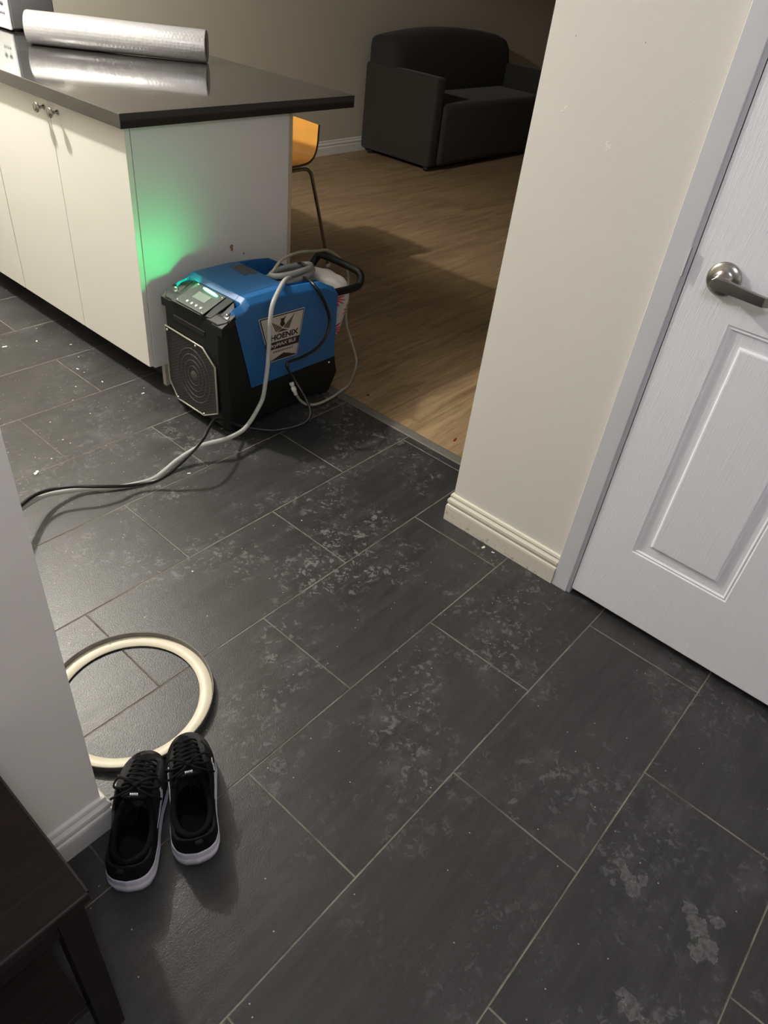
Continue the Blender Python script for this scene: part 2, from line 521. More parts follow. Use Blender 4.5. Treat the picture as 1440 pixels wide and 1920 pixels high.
def mat_bag():
    t = NT('white_bag_with_red_flowers')
    x, y, z = t.sep(t.pos())
    tot = None
    for (cx, cz, r) in ((1.492, 0.292, 0.040), (1.432, 0.215, 0.040), (1.42, 0.34, 0.035), (1.49, 0.19, 0.03)):
        dx = t.math('SUBTRACT', x, cx)
        dz = t.math('SUBTRACT', z, cz)
        rr = t.math('SQRT', t.math('ADD', t.math('MULTIPLY', dx, dx), t.math('MULTIPLY', dz, dz)))
        an = t.math('ARCTAN2', dz, dx)
        pet = t.math('COSINE', t.math('MULTIPLY', an, 13.0))
        lim = t.math('MULTIPLY_ADD', pet, r * 0.36, r * 0.64)
        k = t.math('MULTIPLY', t.ramp(t.math('SUBTRACT', lim, rr), -0.001, 0.002), t.ramp(rr, 0.002, 0.005))
        tot = k if tot is None else t.math('MAXIMUM', tot, k)
    t.set(color=t.mix(tot, (0.55, 0.53, 0.50), (0.50, 0.035, 0.03)), rough=0.45, trans=0.08)
    t.set(normal=t.bump(t.noise(t.pos(), 40, 3), 0.002))
    return t.m


M['bag'] = mat_bag()


def mat_glow(name, col, s):
    t = NT(name)
    t.set(color=(0.1, 0.5, 0.25), emit=col, estr=s)
    return t.m


M['led'] = mat_glow('green_indicator_lens', (0.10, 1.0, 0.40), 9.0)


# ------------------------------------------------------------------ mesh helpers
def obj(name, bm, mat, parent=None, smooth=False, bevel=0.0, seg=2, angle=35):
    me = bpy.data.meshes.new(name)
    bmesh.ops.recalc_face_normals(bm, faces=bm.faces[:])
    bm.to_mesh(me)
    bm.free()
    mats = mat if isinstance(mat, (list, tuple)) else [mat]
    for m in mats:
        me.materials.append(m)
    o = bpy.data.objects.new(name, me)
    COL.objects.link(o)
    if smooth:
        for p in me.polygons:
            p.use_smooth = True
    if bevel:
        b = o.modifiers.new('bevel', 'BEVEL')
        b.width = bevel
        b.segments = seg
        b.limit_method = 'ANGLE'
        b.angle_limit = radians(angle)
        for p in me.polygons:
            p.use_smooth = True
        try:
            wnm = o.modifiers.new('wn', 'WEIGHTED_NORMAL')
            wnm.keep_sharp = False
        except Exception:
            pass
    if parent:
        o.parent = parent
    return o


def thing(name, loc, label, cat, group=None, rotz=0.0):
    o = bpy.data.objects.new(name, None)
    o.empty_display_size = 0.05
    o.location = loc
    o.rotation_euler = (0, 0, rotz)
    COL.objects.link(o)
    tag(o, label, cat, group)
    return o


def tag(o, label, cat, group=None):
    o['label'] = label
    o['category'] = cat
    if group:
        o['group'] = group
    return o


def keep(o, parent):
    """parent a mesh whose vertices are in world space"""
    o.parent = parent
    o.matrix_parent_inverse = parent_matrix(parent).inverted()
    return o


def parent_matrix(p):
    m = Matrix.LocRotScale(p.location, p.rotation_euler, p.scale)
    if p.parent:
        m = parent_matrix(p.parent) @ p.matrix_parent_inverse @ m
    return m


def part(name, bm, mat, parent, **kw):
    return keep(obj(name, bm, mat, None, **kw), parent)


def structure(name, bm, mat, **kw):
    o = obj(name, bm, mat, **kw)
    o['kind'] = 'structure'
    return o


def box(bm, x0, x1, y0, y1, z0, z1, mi=0):
    vs = [bm.verts.new((x, y, z)) for z in (z0, z1) for (x, y) in ((x0, y0), (x1, y0), (x1, y1), (x0, y1))]
    fs = [(3, 2, 1, 0), (4, 5, 6, 7), (0, 1, 5, 4), (1, 2, 6, 5), (2, 3, 7, 6), (3, 0, 4, 7)]
    for f in fs:
        bm.faces.new([vs[i] for i in f]).material_index = mi
    return vs


def BX(*a):
    bm = bmesh.new()
    box(bm, *a)
    return bm


def prism(bm, poly, a, b, axis='y', mi=0):
    """poly: list of 2-D points, extruded from a to b along axis"""
    def P(p, t):
        if axis == 'y':
            return (p[0], t, p[1])
        if axis == 'x':
            return (t, p[0], p[1])
        return (p[0], p[1], t)
    v0 = [bm.verts.new(P(p, a)) for p in poly]
    v1 = [bm.verts.new(P(p, b)) for p in poly]
    n = len(poly)
    bm.faces.new(v0).material_index = mi
    bm.faces.new(v1[::-1]).material_index = mi
    for i in range(n):
        bm.faces.new((v0[i], v0[(i + 1) % n], v1[(i + 1) % n], v1[i])).material_index = mi


def smoothpath(pts, sub=8):
    P = [Vector(p) for p in pts]
    out = []
    for i in range(len(P) - 1):
        p0 = P[max(i - 1, 0)]
        p1, p2 = P[i], P[i + 1]
        p3 = P[min(i + 2, len(P) - 1)]
        for k in range(sub):
            s = k / sub
            out.append(0.5 * ((2 * p1) + (-p0 + p2) * s + (2 * p0 - 5 * p1 + 4 * p2 - p3) * s * s + (-p0 + 3 * p1 - 3 * p2 + p3) * s ** 3))
    out.append(P[-1])
    return out


def tube(bm, pts, r, n=12, caps=True, closed=False, flat=1.0, up=None, mi=0):
    pts = [Vector(p) for p in pts]
    N = len(pts)
    rr = r if callable(r) else (lambda s: r)
    t0 = (pts[1] - pts[0]).normalized()
    ref = Vector(up) if up else (Vector((0, 0, 1)) if abs(t0.z) < 0.9 else Vector((1, 0, 0)))
    nrm = (ref - t0 * ref.dot(t0)).normalized()
    rings = []
    for i, p in enumerate(pts):
        if closed:
            t = (pts[(i + 1) % N] - pts[i - 1]).normalized()
        else:
            t = (pts[min(i + 1, N - 1)] - pts[max(i - 1, 0)]).normalized()
        nrm = (nrm - t * nrm.dot(t))
        nrm = nrm.normalized() if nrm.length > 1e-6 else t.orthogonal().normalized()
        bn = t.cross(nrm)
        q = rr(i / (N - 1))
        rings.append([bm.verts.new(p + nrm * (q * flat * cos(2 * pi * k / n)) + bn * (q * sin(2 * pi * k / n))) for k in range(n)])
    M_ = N if closed else N - 1
    for i in range(M_):
        a, b = rings[i], rings[(i + 1) % N]
        for k in range(n):
            bm.faces.new((a[k], a[(k + 1) % n], b[(k + 1) % n], b[k])).material_index = mi
    if caps and not closed:
        bm.faces.new(rings[0][::-1]).material_index = mi
        bm.faces.new(rings[-1]).material_index = mi
    return rings


def TUBE(pts, r, n=12, sub=8, **kw):
    bm = bmesh.new()
    tube(bm, smoothpath(pts, sub) if sub else pts, r, n, **kw)
    return bm


def lathe(bm, prof, c, axis=(0, 0, 1), n=32, mi=0):
    """prof: [(radius, height)], revolved about axis through c"""
    ax = Vector(axis).normalized()
    u = ax.orthogonal().normalized()
    w = ax.cross(u)
    c = Vector(c)
    rings = []
    for (r, h) in prof:
        if r < 1e-6:
            rings.append([bm.verts.new(c + ax * h)])
        else:
            rings.append([bm.verts.new(c + ax * h + (u * cos(2 * pi * k / n) + w * sin(2 * pi * k / n)) * r) for k in range(n)])
    for a, b in zip(rings, rings[1:]):
        if len(a) == 1 and len(b) == 1:
            continue
        for k in range(n):
            k2 = (k + 1) % n
            if len(a) == 1:
                f = bm.faces.new((a[0], b[k2], b[k]))
            elif len(b) == 1:
                f = bm.faces.new((a[k], a[k2], b[0]))
            else:
                f = bm.faces.new((a[k], a[k2], b[k2], b[k]))
            f.material_index = mi
    return rings


def LATHE(*a, **k):
    bm = bmesh.new()
    lathe(bm, *a, **k)
    return bm


def rbox(bm, x0, x1, y0, y1, z0, z1, r, seg=4):
    t = bmesh.new()
    box(t, x0, x1, y0, y1, z0, z1)
    bmesh.ops.recalc_face_normals(t, faces=t.faces[:])
    bmesh.ops.bevel(t, geom=t.edges[:], offset=r, segments=seg, profile=0.5, affect='EDGES')
    me = bpy.data.meshes.new('tmp')
    t.to_mesh(me)
    t.free()
    bm.from_mesh(me)
    bpy.data.meshes.remove(me)


def RB(*a, **k):
    bm = bmesh.new()
    rbox(bm, *a, **k)
    return bm


def text_bm(txt, size, M4, depth=0.0004, bold=0.0, spacing=1.0, align='LEFT', shear=0.0):
    cu = bpy.data.curves.new('lettering', 'FONT')
    cu.body = txt
    cu.size = size
    cu.extrude = depth
    cu.offset = bold
    cu.space_character = spacing
    cu.align_x = align
    cu.shear = shear
    cu.resolution_u = 3
    o = bpy.data.objects.new('lettering', cu)
    COL.objects.link(o)
    dg = bpy.context.evaluated_depsgraph_get()
    dg.update()
    me = bpy.data.meshes.new_from_object(o.evaluated_get(dg))
    bm = bmesh.new()
    bm.from_mesh(me)
    bpy.data.objects.remove(o)
    bpy.data.curves.remove(cu)
    bpy.data.meshes.remove(me)
    bm.transform(M4)
    return bm


def merge(bms):
    out = bms[0]
    for b in bms[1:]:
        me = bpy.data.meshes.new('t')
        b.to_mesh(me)
        b.free()
        out.from_mesh(me)
        bpy.data.meshes.remove(me)
    return out


# ================================================================== SETTING
structure('floor', BX(-2.6, 1.392, -4.2, 1.8, -0.06, 0.0), M['tile'])
o = structure('floor_living', BX(1.392, 7.6, -4.2, 1.8, -0.06, 0.0), M['vinyl'])
o.name = 'floor_2'
bm = bmesh.new()
prism(bm, [(1.370, 0.0), (1.374, 0.003), (1.404, 0.0045), (1.412, 0.0)], -1.62, -0.36, 'y')
structure('trim_1', bm, M['threshold'])
structure('ceiling', BX(-2.6, 7.6, -4.2, 1.9, 2.36, 2.42), M['ceiling'])
structure('wall_back', BX(-2.6, 7.6, 1.80, 1.92, 0, 2.36), M['back_wall'])
structure('wall_far_right', BX(7.5, 7.62, -4.2, 1.8, 0, 2.36), M['back_wall'])
structure('wall_far_left', BX(-2.72, -2.6, -4.2, 1.9, 0, 2.36), M['wall'])
structure('wall_front', BX(-2.6, 7.6, -4.32, -4.2, 0, 2.36), M['wall'])
structure('wall_left', BX(-2.6, -0.139, -1.72, -1.60, 0, 2.36), M['wall'])
# right wall: the part left of the door, the part beyond it and the lintel
bm = bmesh.new()
box(bm, 1.11, 1.30, -1.975, -1.601, 0, 2.36)
box(bm, 1.11, 1.30, -4.2, -2.895, 0, 2.36)
box(bm, 1.11, 1.30, -2.895, -1.975, 2.10, 2.36)
box(bm, 1.11, 1.30, -1.601, 1.80, 2.04, 2.36)   # unseen header, added to keep lamp bounce out of the living room
structure('wall_right', bm, M['wall'])

# baseboards (ogee profile: distance from the wall, height)
BBP = [(0, 0), (0.013, 0), (0.0135, 0.050), (0.0125, 0.056), (0.0090, 0.059), (0.0105, 0.064), (0.0125, 0.069), (0.0118, 0.077), (0.0080, 0.082), (0.0062, 0.085), (0.0078, 0.090), (0.0060, 0.096), (0.0, 0.098)]


def baseboard(name, path, mat, scale=1.0):
    """path: list of (x, y, nx, ny): wall points with the mitred outward offset direction"""
    bm = bmesh.new()
    rows = []
    for (x, y, nx, ny) in path:
        rows.append([bm.verts.new((x + nx * d, y + ny * d, h * scale)) for d, h in BBP])
    for a, b in zip(rows, rows[1:]):
        for k in range(len(BBP) - 1):
            bm.faces.new((a[k], a[k + 1], b[k + 1], b[k]))
    bm.faces.new(rows[0])
    bm.faces.new(rows[-1][::-1])
    return structure(name, bm, mat)


baseboard('baseboard_right', [(1.11, -1.974, -1, 0), (1.11, -1.601, -1, 1), (1.30, -1.601, 0, 1)], M['trim_dirty'])
baseboard('baseboard_left', [(-2.6, -1.72, 0, -1), (-0.139, -1.72, 1, -1), (-0.139, -1.60, 1, 0)], M['trim'])
baseboard('baseboard_back', [(-2.6, 1.80, 0, -1), (7.5, 1.80, 0, -1)], M['trim'], 1.04)
baseboard('baseboard_far_right', [(7.5, 1.80, -1, 0), (7.5, -4.2, -1, 0)], M['trim'], 1.04)

# door casing, stop and slab
bm = bmesh.new()
box(bm, 1.0985, 1.125, -2.0215, -1.9745, 0.0, 2.10)
box(bm, 1.0985, 1.125, -2.895, -2.8485, 0.0, 2.10)
box(bm, 1.0985, 1.125, -2.895, -1.9745, 2.055, 2.10)
structure('trim_2', bm, M['casing'], bevel=0.002)
bm = bmesh.new()
box(bm, 1.1045, 1.30, -2.0300, -2.0215, 0.0, 2.055)
box(bm, 1.106, 1.30, -2.8485, -2.842, 0.0, 2.055)
structure('trim_3', bm, M['casing'])
bm = bmesh.new()
box(bm, 1.1085, 1.112, -1.9748, -1.9712, 0.098, 2.1)
structure('trim_4', bm, plain('cream_caulk_bead', (0.72, 0.66, 0.50), 0.4))

DX = 1.1035   # face of the door slab


def door_panel(bm, y0, y1, z0, z1):
    prof = [(0.0, 0.0), (0.003, 0.0024), (0.007, 0.0016), (0.011, 0.0050), (0.033, 0.0060), (0.0365, 0.0056), (0.0400, 0.0008), (0.043, 0.0)]
    rings = []
    for ins, dep in prof:
        rings.append([bm.verts.new((DX + dep, y, z)) for y, z in ((y0 + ins, z0 + ins), (y1 - ins, z0 + ins), (y1 - ins, z1 - ins), (y0 + ins, z1 - ins))])
    for a, b in zip(rings, rings[1:]):
        for k in range(4):
            bm.faces.new((a[k], a[(k + 1) % 4], b[(k + 1) % 4], b[k]))
    bm.faces.new(rings[-1])


door = thing('door_1', (1.13, -2.44, 0.0), 'white moulded panel door with a nickel lever', 'door')
door['kind'] = 'structure'
bm = bmesh.new()
ys = [-2.8400, -2.731, -2.487, -2.387, -2.143, -2.0315]
zs = [0.022, 0.232, 0.843, 1.020, 1.62, 1.71, 1.92, 2.05]
for i in range(5):
    for j in range(7):
        if i in (1, 3) and j in (1, 3, 5):
            door_panel(bm, ys[i], ys[i + 1], zs[j], zs[j + 1])
        else:
            bm.faces.new([bm.verts.new((DX, y, z)) for y, z in ((ys[i], zs[j]), (ys[i + 1], zs[j]), (ys[i + 1], zs[j + 1]), (ys[i], zs[j + 1]))])
bmesh.ops.remove_doubles(bm, verts=bm.verts[:], dist=0.0001)
box(bm, DX + 0.010, DX + 0.036, ys[0] + 0.001, ys[-1] - 0.001, zs[0] + 0.001, zs[-1] - 0.001)
for (a, b, c, d) in ((ys[0], ys[0] + 0.001, zs[0], zs[-1]), (ys[-1] - 0.001, ys[-1], zs[0], zs[-1]), (ys[0], ys[-1], zs[0], zs[0] + 0.001), (ys[0], ys[-1], zs[-1] - 0.001, zs[-1])):
    box(bm, DX, DX + 0.036, a, b, c, d)
part('door_slab', bm, M['door'], door)
HY, HZ = -2.102, 0.922
hd = part('door_handle', LATHE([(0, 0), (0.033, 0), (0.0335, 0.003), (0.031, 0.0065), (0.022, 0.0095), (0.0135, 0.0115), (0.0125, 0.030), (0.0, 0.030)], (DX, HY, HZ), (-1, 0, 0), 48), M['chrome'], door, smooth=True)
bm = bmesh.new()
pts = [(-0.000, 0.0), (-0.030, -0.001), (-0.060, -0.004), (-0.083, -0.006), (-0.094, -0.006)]
rows = []
for i, (dy, dz) in enumerate([(0.011, 0.0), (0.004, 0.0), (-0.02, 0.0), (-0.050, -0.002), (-0.078, -0.004), (-0.094, -0.005), (-0.112, -0.005)]):
    hh = [0.006, 0.0115, 0.0115, 0.0105, 0.0098, 0.0095, 0.009][i]
    xo = [0.0, 0, 0, 0, 0, 0.001, 0.016][i]
    rows.append([bm.verts.new((DX - 0.046 + xo, HY + dy, HZ + dz + hh)), bm.verts.new((DX - 0.046 + xo, HY + dy, HZ + dz - hh)),
                 bm.verts.new((DX - 0.036 + xo, HY + dy, HZ + dz - hh)), bm.verts.new((DX - 0.036 + xo, HY + dy, HZ + dz + hh))])
for a, b in zip(rows, rows[1:]):
    for k in range(4):
        bm.faces.new((a[k], a[(k + 1) % 4], b[(k + 1) % 4], b[k]))
bm.faces.new(rows[0])
bm.faces.new(rows[-1][::-1])
part('lever', bm, M['nickel_dark'], hd, bevel=0.0015)
bm = bmesh.new()
box(bm, 1.0960, 1.0995, -2.0235, -2.0205, 0.903, 0.961)
box(bm, 1.0960, 1.108, -2.0235, -2.0222, 0.903, 0.961)
part('strike_plate', bm, M['casing'], door, bevel=0.0007)

# ceiling fittings above the frame
for nm, L, lab in (('ceiling_light', KITCHEN_LAMP, 'round ceiling light fitting over the kitchen floor'), ('ceiling_light', HALL_LAMP, 'round ceiling light fitting over the hallway floor')):
    t_ = thing(nm, (L[0], L[1], 2.36), lab, 'ceiling light')
    part('mounting_plate', LATHE([(0, 0), (0.11, 0), (0.115, -0.012), (0.10, -0.025), (0, -0.025)], (L[0], L[1], 2.36), (0, 0, 1), 32), M['trim'], t_, smooth=True)

# ================================================================== KITCHEN PENINSULA
CX, EY = 0.870, -0.413     # front of the doors, face of the end panel
CB, CT = 0.095, 0.866      # bottom and top of the doors
knob_prof = [(0, 0), (0.0075, 0), (0.0085, 0.002), (0.0050, 0.006), (0.0045, 0.017), (0.0095, 0.020), (0.0148, 0.024), (0.0158, 0.0275), (0.0135, 0.0305), (0.0110, 0.0292), (0.0090, 0.0302), (0, 0.0325)]


def cabinet(y0, ysplit, y1, label):
    c = thing('base_cabinet', (CX + 0.3, (y0 + y1) / 2, 0), label, 'cabinet', 'base cabinets under the black counter')
    bm = bmesh.new()
    box(bm, CX + 0.020, CX + 0.645, y0 + 0.0205, y1 - 0.001, CB - 0.010, CT)
    part('carcass', bm, M['cab'], c)
    bm = BX(CX + 0.100, CX + 0.118, y0 + 0.001, y1 - 0.001, 0.0, CB - 0.010)
    part('toe_kick', bm, M['kick_dark'], c)
    for a, b, ky in ((y0 + 0.0015, ysplit - 0.0015, ysplit - 0.052), (ysplit + 0.0015, y1 - 0.0015, ysplit + 0.030)):
        d = part('cabinet_door', BX(CX, CX + 0.0185, a, b, CB, CT), M['cab'], c, bevel=0.0012)
        part('knob', LATHE(knob_prof, (CX, ky, 0.8365), (-1, 0, 0), 28), M['chrome'], d, smooth=True)
    return c


cabinet(EY + 0.0, 0.006, 0.449, 'cream two-door base cabinet at the counter corner beside the end panel')
cabinet(0.451, 0.89, 1.33, 'cream base cabinet farther left, second from the counter corner')
ep = thing('end_panel', (1.20, EY, 0), 'white laminate end panel of the counter glowing green at its left', 'panel')
bm = BX(CX + 0.0205, 1.520, EY, EY + 0.019, 0.086, CT)
part('panel_board', bm, M['endpanel'], ep, bevel=0.0008)
part('edge_strip', BX(1.5205, 1.538, EY, EY + 0.0190, 0.0, CT), M['cab_edge'], ep, bevel=0.001)
part('plinth', BX(CX + 0.060, 1.52, EY + 0.0005, EY + 0.019, 0.0, 0.0855), M['toekick'], ep)

ct = obj('countertop', BX(0.846, 1.823, -0.436, 1.80, 0.868, 0.908), M['counter'], bevel=0.0015)
tag(ct, 'glossy black counter slab overhanging the cream cabinets', 'countertop')

# ------------------------------------------------------------------ roll of bubble wrap
A_ = Vector((1.202, 0.710, 0.9085 + 0.056))
B_ = Vector((1.679, 0.236, 0.9085 + 0.056))
ax = (B_ - A_).normalized()
Lr = (B_ - A_).length
rl = thing('bubble_wrap_roll', (A_.x, A_.y, 0.908), 'silvery roll of bubble wrap lying on the black counter', 'roll of wrap')
bm = bmesh.new()
R_ = 0.056
lathe(bm, [(R_ - 0.011, 0.004), (R_ - 0.002, 0.0), (R_, 0.004), (R_ + 0.0008, Lr * 0.3), (R_ - 0.0008, Lr * 0.6), (R_, Lr - 0.004), (R_ - 0.002, Lr), (R_ - 0.011, Lr - 0.003), (R_ - 0.012, 0.02), (R_ - 0.011, 0.004)], A_, ax, 64)
part('wrap', bm, M['roll'], rl, smooth=True)
part('core', LATHE([(R_ - 0.0125, 0.006), (R_ - 0.0125, Lr - 0.006), (R_ - 0.016, Lr - 0.006), (R_ - 0.016, 0.006), (R_ - 0.0125, 0.006)], A_, ax, 48), M['card'], rl, smooth=True)

# ------------------------------------------------------------------ toaster
tx, ty = 1.273, 1.002
ts = thing('toaster', (tx, ty, 0.908), 'white-fronted toaster with a grey side on the black counter', 'toaster')
part('body', RB(tx + 0.012, tx + 0.205, ty, ty + 0.30, 0.916, 1.105, 0.008, seg=3), M['greyapp'], ts, smooth=True)
fp = part('front_panel', RB(tx, tx + 0.013, ty, ty + 0.30, 0.914, 1.105, 0.004, seg=2), M['whiteapp'], ts, smooth=True)
for dy in (0.035, 0.075, 0.225, 0.265):
    bm = LATHE([(0, 0.004), (0.008, 0.0035), (0.0105, 0)], (0, 0, 0), (-1, 0, 0), 24)
    bm.transform(Matrix.Translation((tx, ty + dy, 1.003)) @ Matrix.Diagonal((1, 1.25, 0.7, 1)))
    part('lever', bm, M['greyapp'], ts, smooth=True)
for dy in (0.028, 0.044, 0.060, 0.076, 0.224, 0.240, 0.256, 0.272):
    part('button', LATHE([(0, 0.003), (0.004, 0.0025), (0.005, 0)], (tx, ty + dy, 0.970), (-1, 0, 0), 16), M['greyapp'], ts, smooth=True)
for a in (0.03, 0.18):
    for b in (0.02, 0.28):
        part('foot', BX(tx + a, tx + a + 0.02, ty + b - 0.01, ty + b + 0.01, 0.9085, 0.917), M['foot'], ts)

# ------------------------------------------------------------------ low chair behind the counter
ch = thing('bentwood_chair', (2.06, 0.29, 0), 'orange plywood chair with chrome legs tucked under the counter overhang', 'chair')
prof = [(0.0, 0.506), (0.10, 0.500), (0.20, 0.500), (0.275, 0.507), (0.315, 0.527), (0.338, 0.560), (0.348, 0.600), (0.352, 0.640), (0.356, 0.676)]
ps = smoothpath([(1.85 + a, 0, b) for a, b in prof], 5)
bm = bmesh.new()
NY = 10
grid = []
for i, p in enumerate(ps):
    t0 = ps[min(i + 1, len(ps) - 1)] - ps[max(i - 1, 0)]
    nn = Vector((-t0.z, 0, t0.x)).normalized()
    row = []
    s = i / (len(ps) - 1)
    for side in (0, 1):
        rr = []
        for j in range(NY + 1):
            y = 0.105 + 0.37 * j / NY
            bow = 0.012 * ((2 * j / NY - 1) ** 2)
            q = p + nn * (side * 0.011)
            edge = 1.0
            rr.append(bm.verts.new((q.x - bow * s, y, q.z + bow * (1 - s))))
        row.append(rr)
    grid.append(row)
for i in range(len(grid) - 1):
    for j in range(NY):
        for side in (0, 1):
            g0, g1 = grid[i][side], grid[i + 1][side]
            bm.faces.new((g0[j], g0[j + 1], g1[j + 1], g1[j]))
    for j in (0, NY):
        bm.faces.new((grid[i][0][j], grid[i][1][j], grid[i + 1][1][j], grid[i + 1][0][j])).material_index = 1
for i in (0, len(grid) - 1):
    for j in range(NY):
        bm.faces.new((grid[i][0][j], grid[i][0][j + 1], grid[i][1][j + 1], grid[i][1][j])).material_index = 1
o = part('seat_shell', bm, [M['ply'], M['plyedge']], ch, smooth=False)
for y0, sy in ((0.135, -1), (0.445, 1)):
    for xa, sx in ((2.145, 1), (1.94, -1)):
        xe = xa + sx * 0.145
        ye = y0 + sy * 0.035
        pts = [(2.04, y0, 0.488), (xa - sx * 0.03, y0, 0.489), (xa + sx * 0.005, y0, 0.484), (xa + sx * 0.03, y0 + sy * 0.002, 0.462), (xa + sx * 0.042, y0 + sy * 0.006, 0.42), (xa + sx * 0.095, y0 + sy * 0.02, 0.22), (xe, ye, 0.008)]
        lg = part('leg', TUBE(pts, 0.0085, 12, 8), M['chrome'], ch, smooth=True)
        part('foot_cap', LATHE([(0, 0.0), (0.011, 0.0), (0.011, 0.018), (0.009, 0.022), (0, 0.022)], (xe, ye, 0.001), (0, 0, 1), 16), M['whiteapp'], lg, smooth=True)
part('under_frame', TUBE([(1.93, 0.135, 0.489), (1.93, 0.445, 0.489)], 0.008, 10, 2), M['chrome'], ch, smooth=True)

# ------------------------------------------------------------------ sofa
sf = thing('loveseat', (5.05, 1.44, 0), 'charcoal fabric loveseat against the taupe wall in the dark room', 'sofa')
part('arm', RB(4.330, 4.435, 1.068, 1.770, 0.035, 0.628, 0.022), M['sofa'], sf, smooth=True)
part('arm', RB(5.80, 5.905, 1.068, 1.770, 0.035, 0.628, 0.022), M['sofa'], sf, smooth=True)
part('seat', RB(4.437, 5.798, 1.045, 1.52, 0.035, 0.458, 0.038, seg=5), M['sofa'], sf, smooth=True)
bm = bmesh.new()
rows = []
NX = 28
for i in range(NX + 1):
    s = i / NX
    x = 4.338 + (5.890 - 4.338) * s
    crown = 0.060 * (1 - (2 * s - 1) ** 2) - 0.045 * max(0, (s - 0.93) / 0.07) ** 2 
    top = 0.795 + crown
    sec = [(1.765, 0.05), (1.768, top - 0.05), (1.755, top - 0.015), (1.72, top), (1.60, top + 0.006), (1.53, top - 0.012), (1.49, top - 0.06), (1.468, top - 0.16), (1.462, 0.50), (1.475, 0.42), (1.50, 0.36), (1.50, 0.05)]
    edge = min(1.0, min(s / 0.008, (1 - s) / 0.04))
    e = sqrt(max(0.0, 1 - (1 - edge) ** 2))
    ymid = 1.615
    rows.append([bm.verts.new((x, ymid + (y - ymid) * (0.80 + 0.20 * e), z)) for y, z in sec])
n = len(rows[0])
for a, b in zip(rows, rows[1:]):
    for k in range(n):
        bm.faces.new((a[k], a[(k + 1) % n], b[(k + 1) % n], b[k]))
bm.faces.new(rows[0])
bm.faces.new(rows[-1][::-1])
part('backrest', bm, M['sofa_back'], sf, smooth=True)
for x in (4.39, 5.84):
    for y in (1.12, 1.70):
        part('foot', LATHE([(0, 0), (0.024, 0), (0.030, 0.038), (0, 0.038)], (x, y, 0.0), (0, 0, 1), 18), M['foot'], sf, smooth=True)

# ================================================================== DEHUMIDIFIER
dh = thing('dehumidifier', (1.14, -0.665, 0), 'blue and black portable dehumidifier with a glowing green light beside the end panel', 'dehumidifier')
YN, YF = -0.820, -0.508
# black shell
bm = bmesh.new()
prof = [(0.902, 0.012), (0.885, 0.030), (0.880, 0.120), (0.8765, 0.375), (0.880, 0.398), (0.905, 0.410), (0.935, 0.415), (1.180, 0.418), (1.185, 0.335), (1.372, 0.330), (1.376, 0.375), (1.384, 0.375), (1.390, 0.150), (1.409, 0.076), (1.370, 0.006), (1.33, 0.006), (1.31, 0.020), (1.04, 0.020), (1.02, 0.006), (0.93, 0.006)]
prism(bm, prof, YN + 0.002, YF - 0.002, 'y')
bmesh.ops.recalc_face_normals(bm, faces=bm.faces[:])
ed = [e for e in bm.edges if abs(e.verts[0].co.y - e.verts[1].co.y) < 1e-6 and max(v.co.x for v in e.verts) < 0.886]
bmesh.ops.bevel(bm, geom=ed, offset=0.020, segments=1, affect='EDGES')
shell = part('shell', bm, M['blackp'], dh, bevel=0.0035)

# blue cover, one skin over the top and both sides
xs = [0.926, 0.934, 0.966, 0.972, 0.990, 1.06, 1.132, 1.176, 1.184, 1.26, 1.318, 1.340, 1.348, 1.378, 1.386]
ys_ = [YN - 0.001, YN + 0.004, YN + 0.022, YN + 0.030, YN + 0.055, -0.772, -0.7655, -0.665, -0.5665, -0.558, YF - 0.055, YF - 0.030, YF - 0.022, YF - 0.004, YF + 0.001]


def topz(x):
    T = [(0.926, 0.4340), (0.966, 0.4395), (0.990, 0.456), (1.132, 0.456), (1.26, 0.445), (1.318, 0.437), (1.386, 0.403)]
    for (a, za), (b, zb) in zip(T, T[1:]):
        if x <= b:
            return za + (zb - za) * (x - a) / (b - a)
    return T[-1][1]


def cz(x, y):
    z = topz(x)
    e = min(y - YN, YF - y)
    if e < 0.003:
        z -= 0.020
    elif e < 0.006:
        z -= 0.014
    elif e < 0.024:
        z -= 0.001
    if x < 0.970 and -0.795 < y < -0.535:   # the control housing fills this corner
        z -= 0.050
    if x < 0.928:
        z -= 0.006
    if 1.18 < x < 1.345 and -0.768 < y < -0.562:
        z = 0.345
    if x > 1.345 and -0.768 < y < -0.562:
        z -= 0.020
    return z


def botz(x):
    return 0.152 + max(0.0, (0.990 - x) / 0.064) * 0.262 if x < 0.99 else 0.152 - 0.005 * (x - 0.99) / 0.396


bm = bmesh.new()
G = [[bm.verts.new((x, y, cz(x, y))) for y in ys_] for x in xs]
for i in range(len(xs) - 1):
    for j in range(len(ys_) - 1):
        bm.faces.new((G[i][j], G[i + 1][j], G[i + 1][j + 1], G[i][j + 1]))
for j, yy in ((0, YN - 0.001), (-1, YF + 0.001)):
    low = [bm.verts.new((x, yy, botz(x))) for x in xs]
    for i in range(len(xs) - 1):
        bm.faces.new((G[i][j], G[i + 1][j], low[i + 1], low[i]))
    if j == 0:
        lowN = low
    else:
        lowF = low
rear = [lowN[-1]] + [bm.verts.new((xs[-1], y, botz(xs[-1]))) for y in ys_[1:-1]] + [lowF[-1]]
for j in range(len(ys_) - 1):
    bm.faces.new((G[-1][j], G[-1][j + 1], rear[j + 1], rear[j]))
cover = part('blue_cover', bm, M['blue'], dh, bevel=0.0022, angle=28)

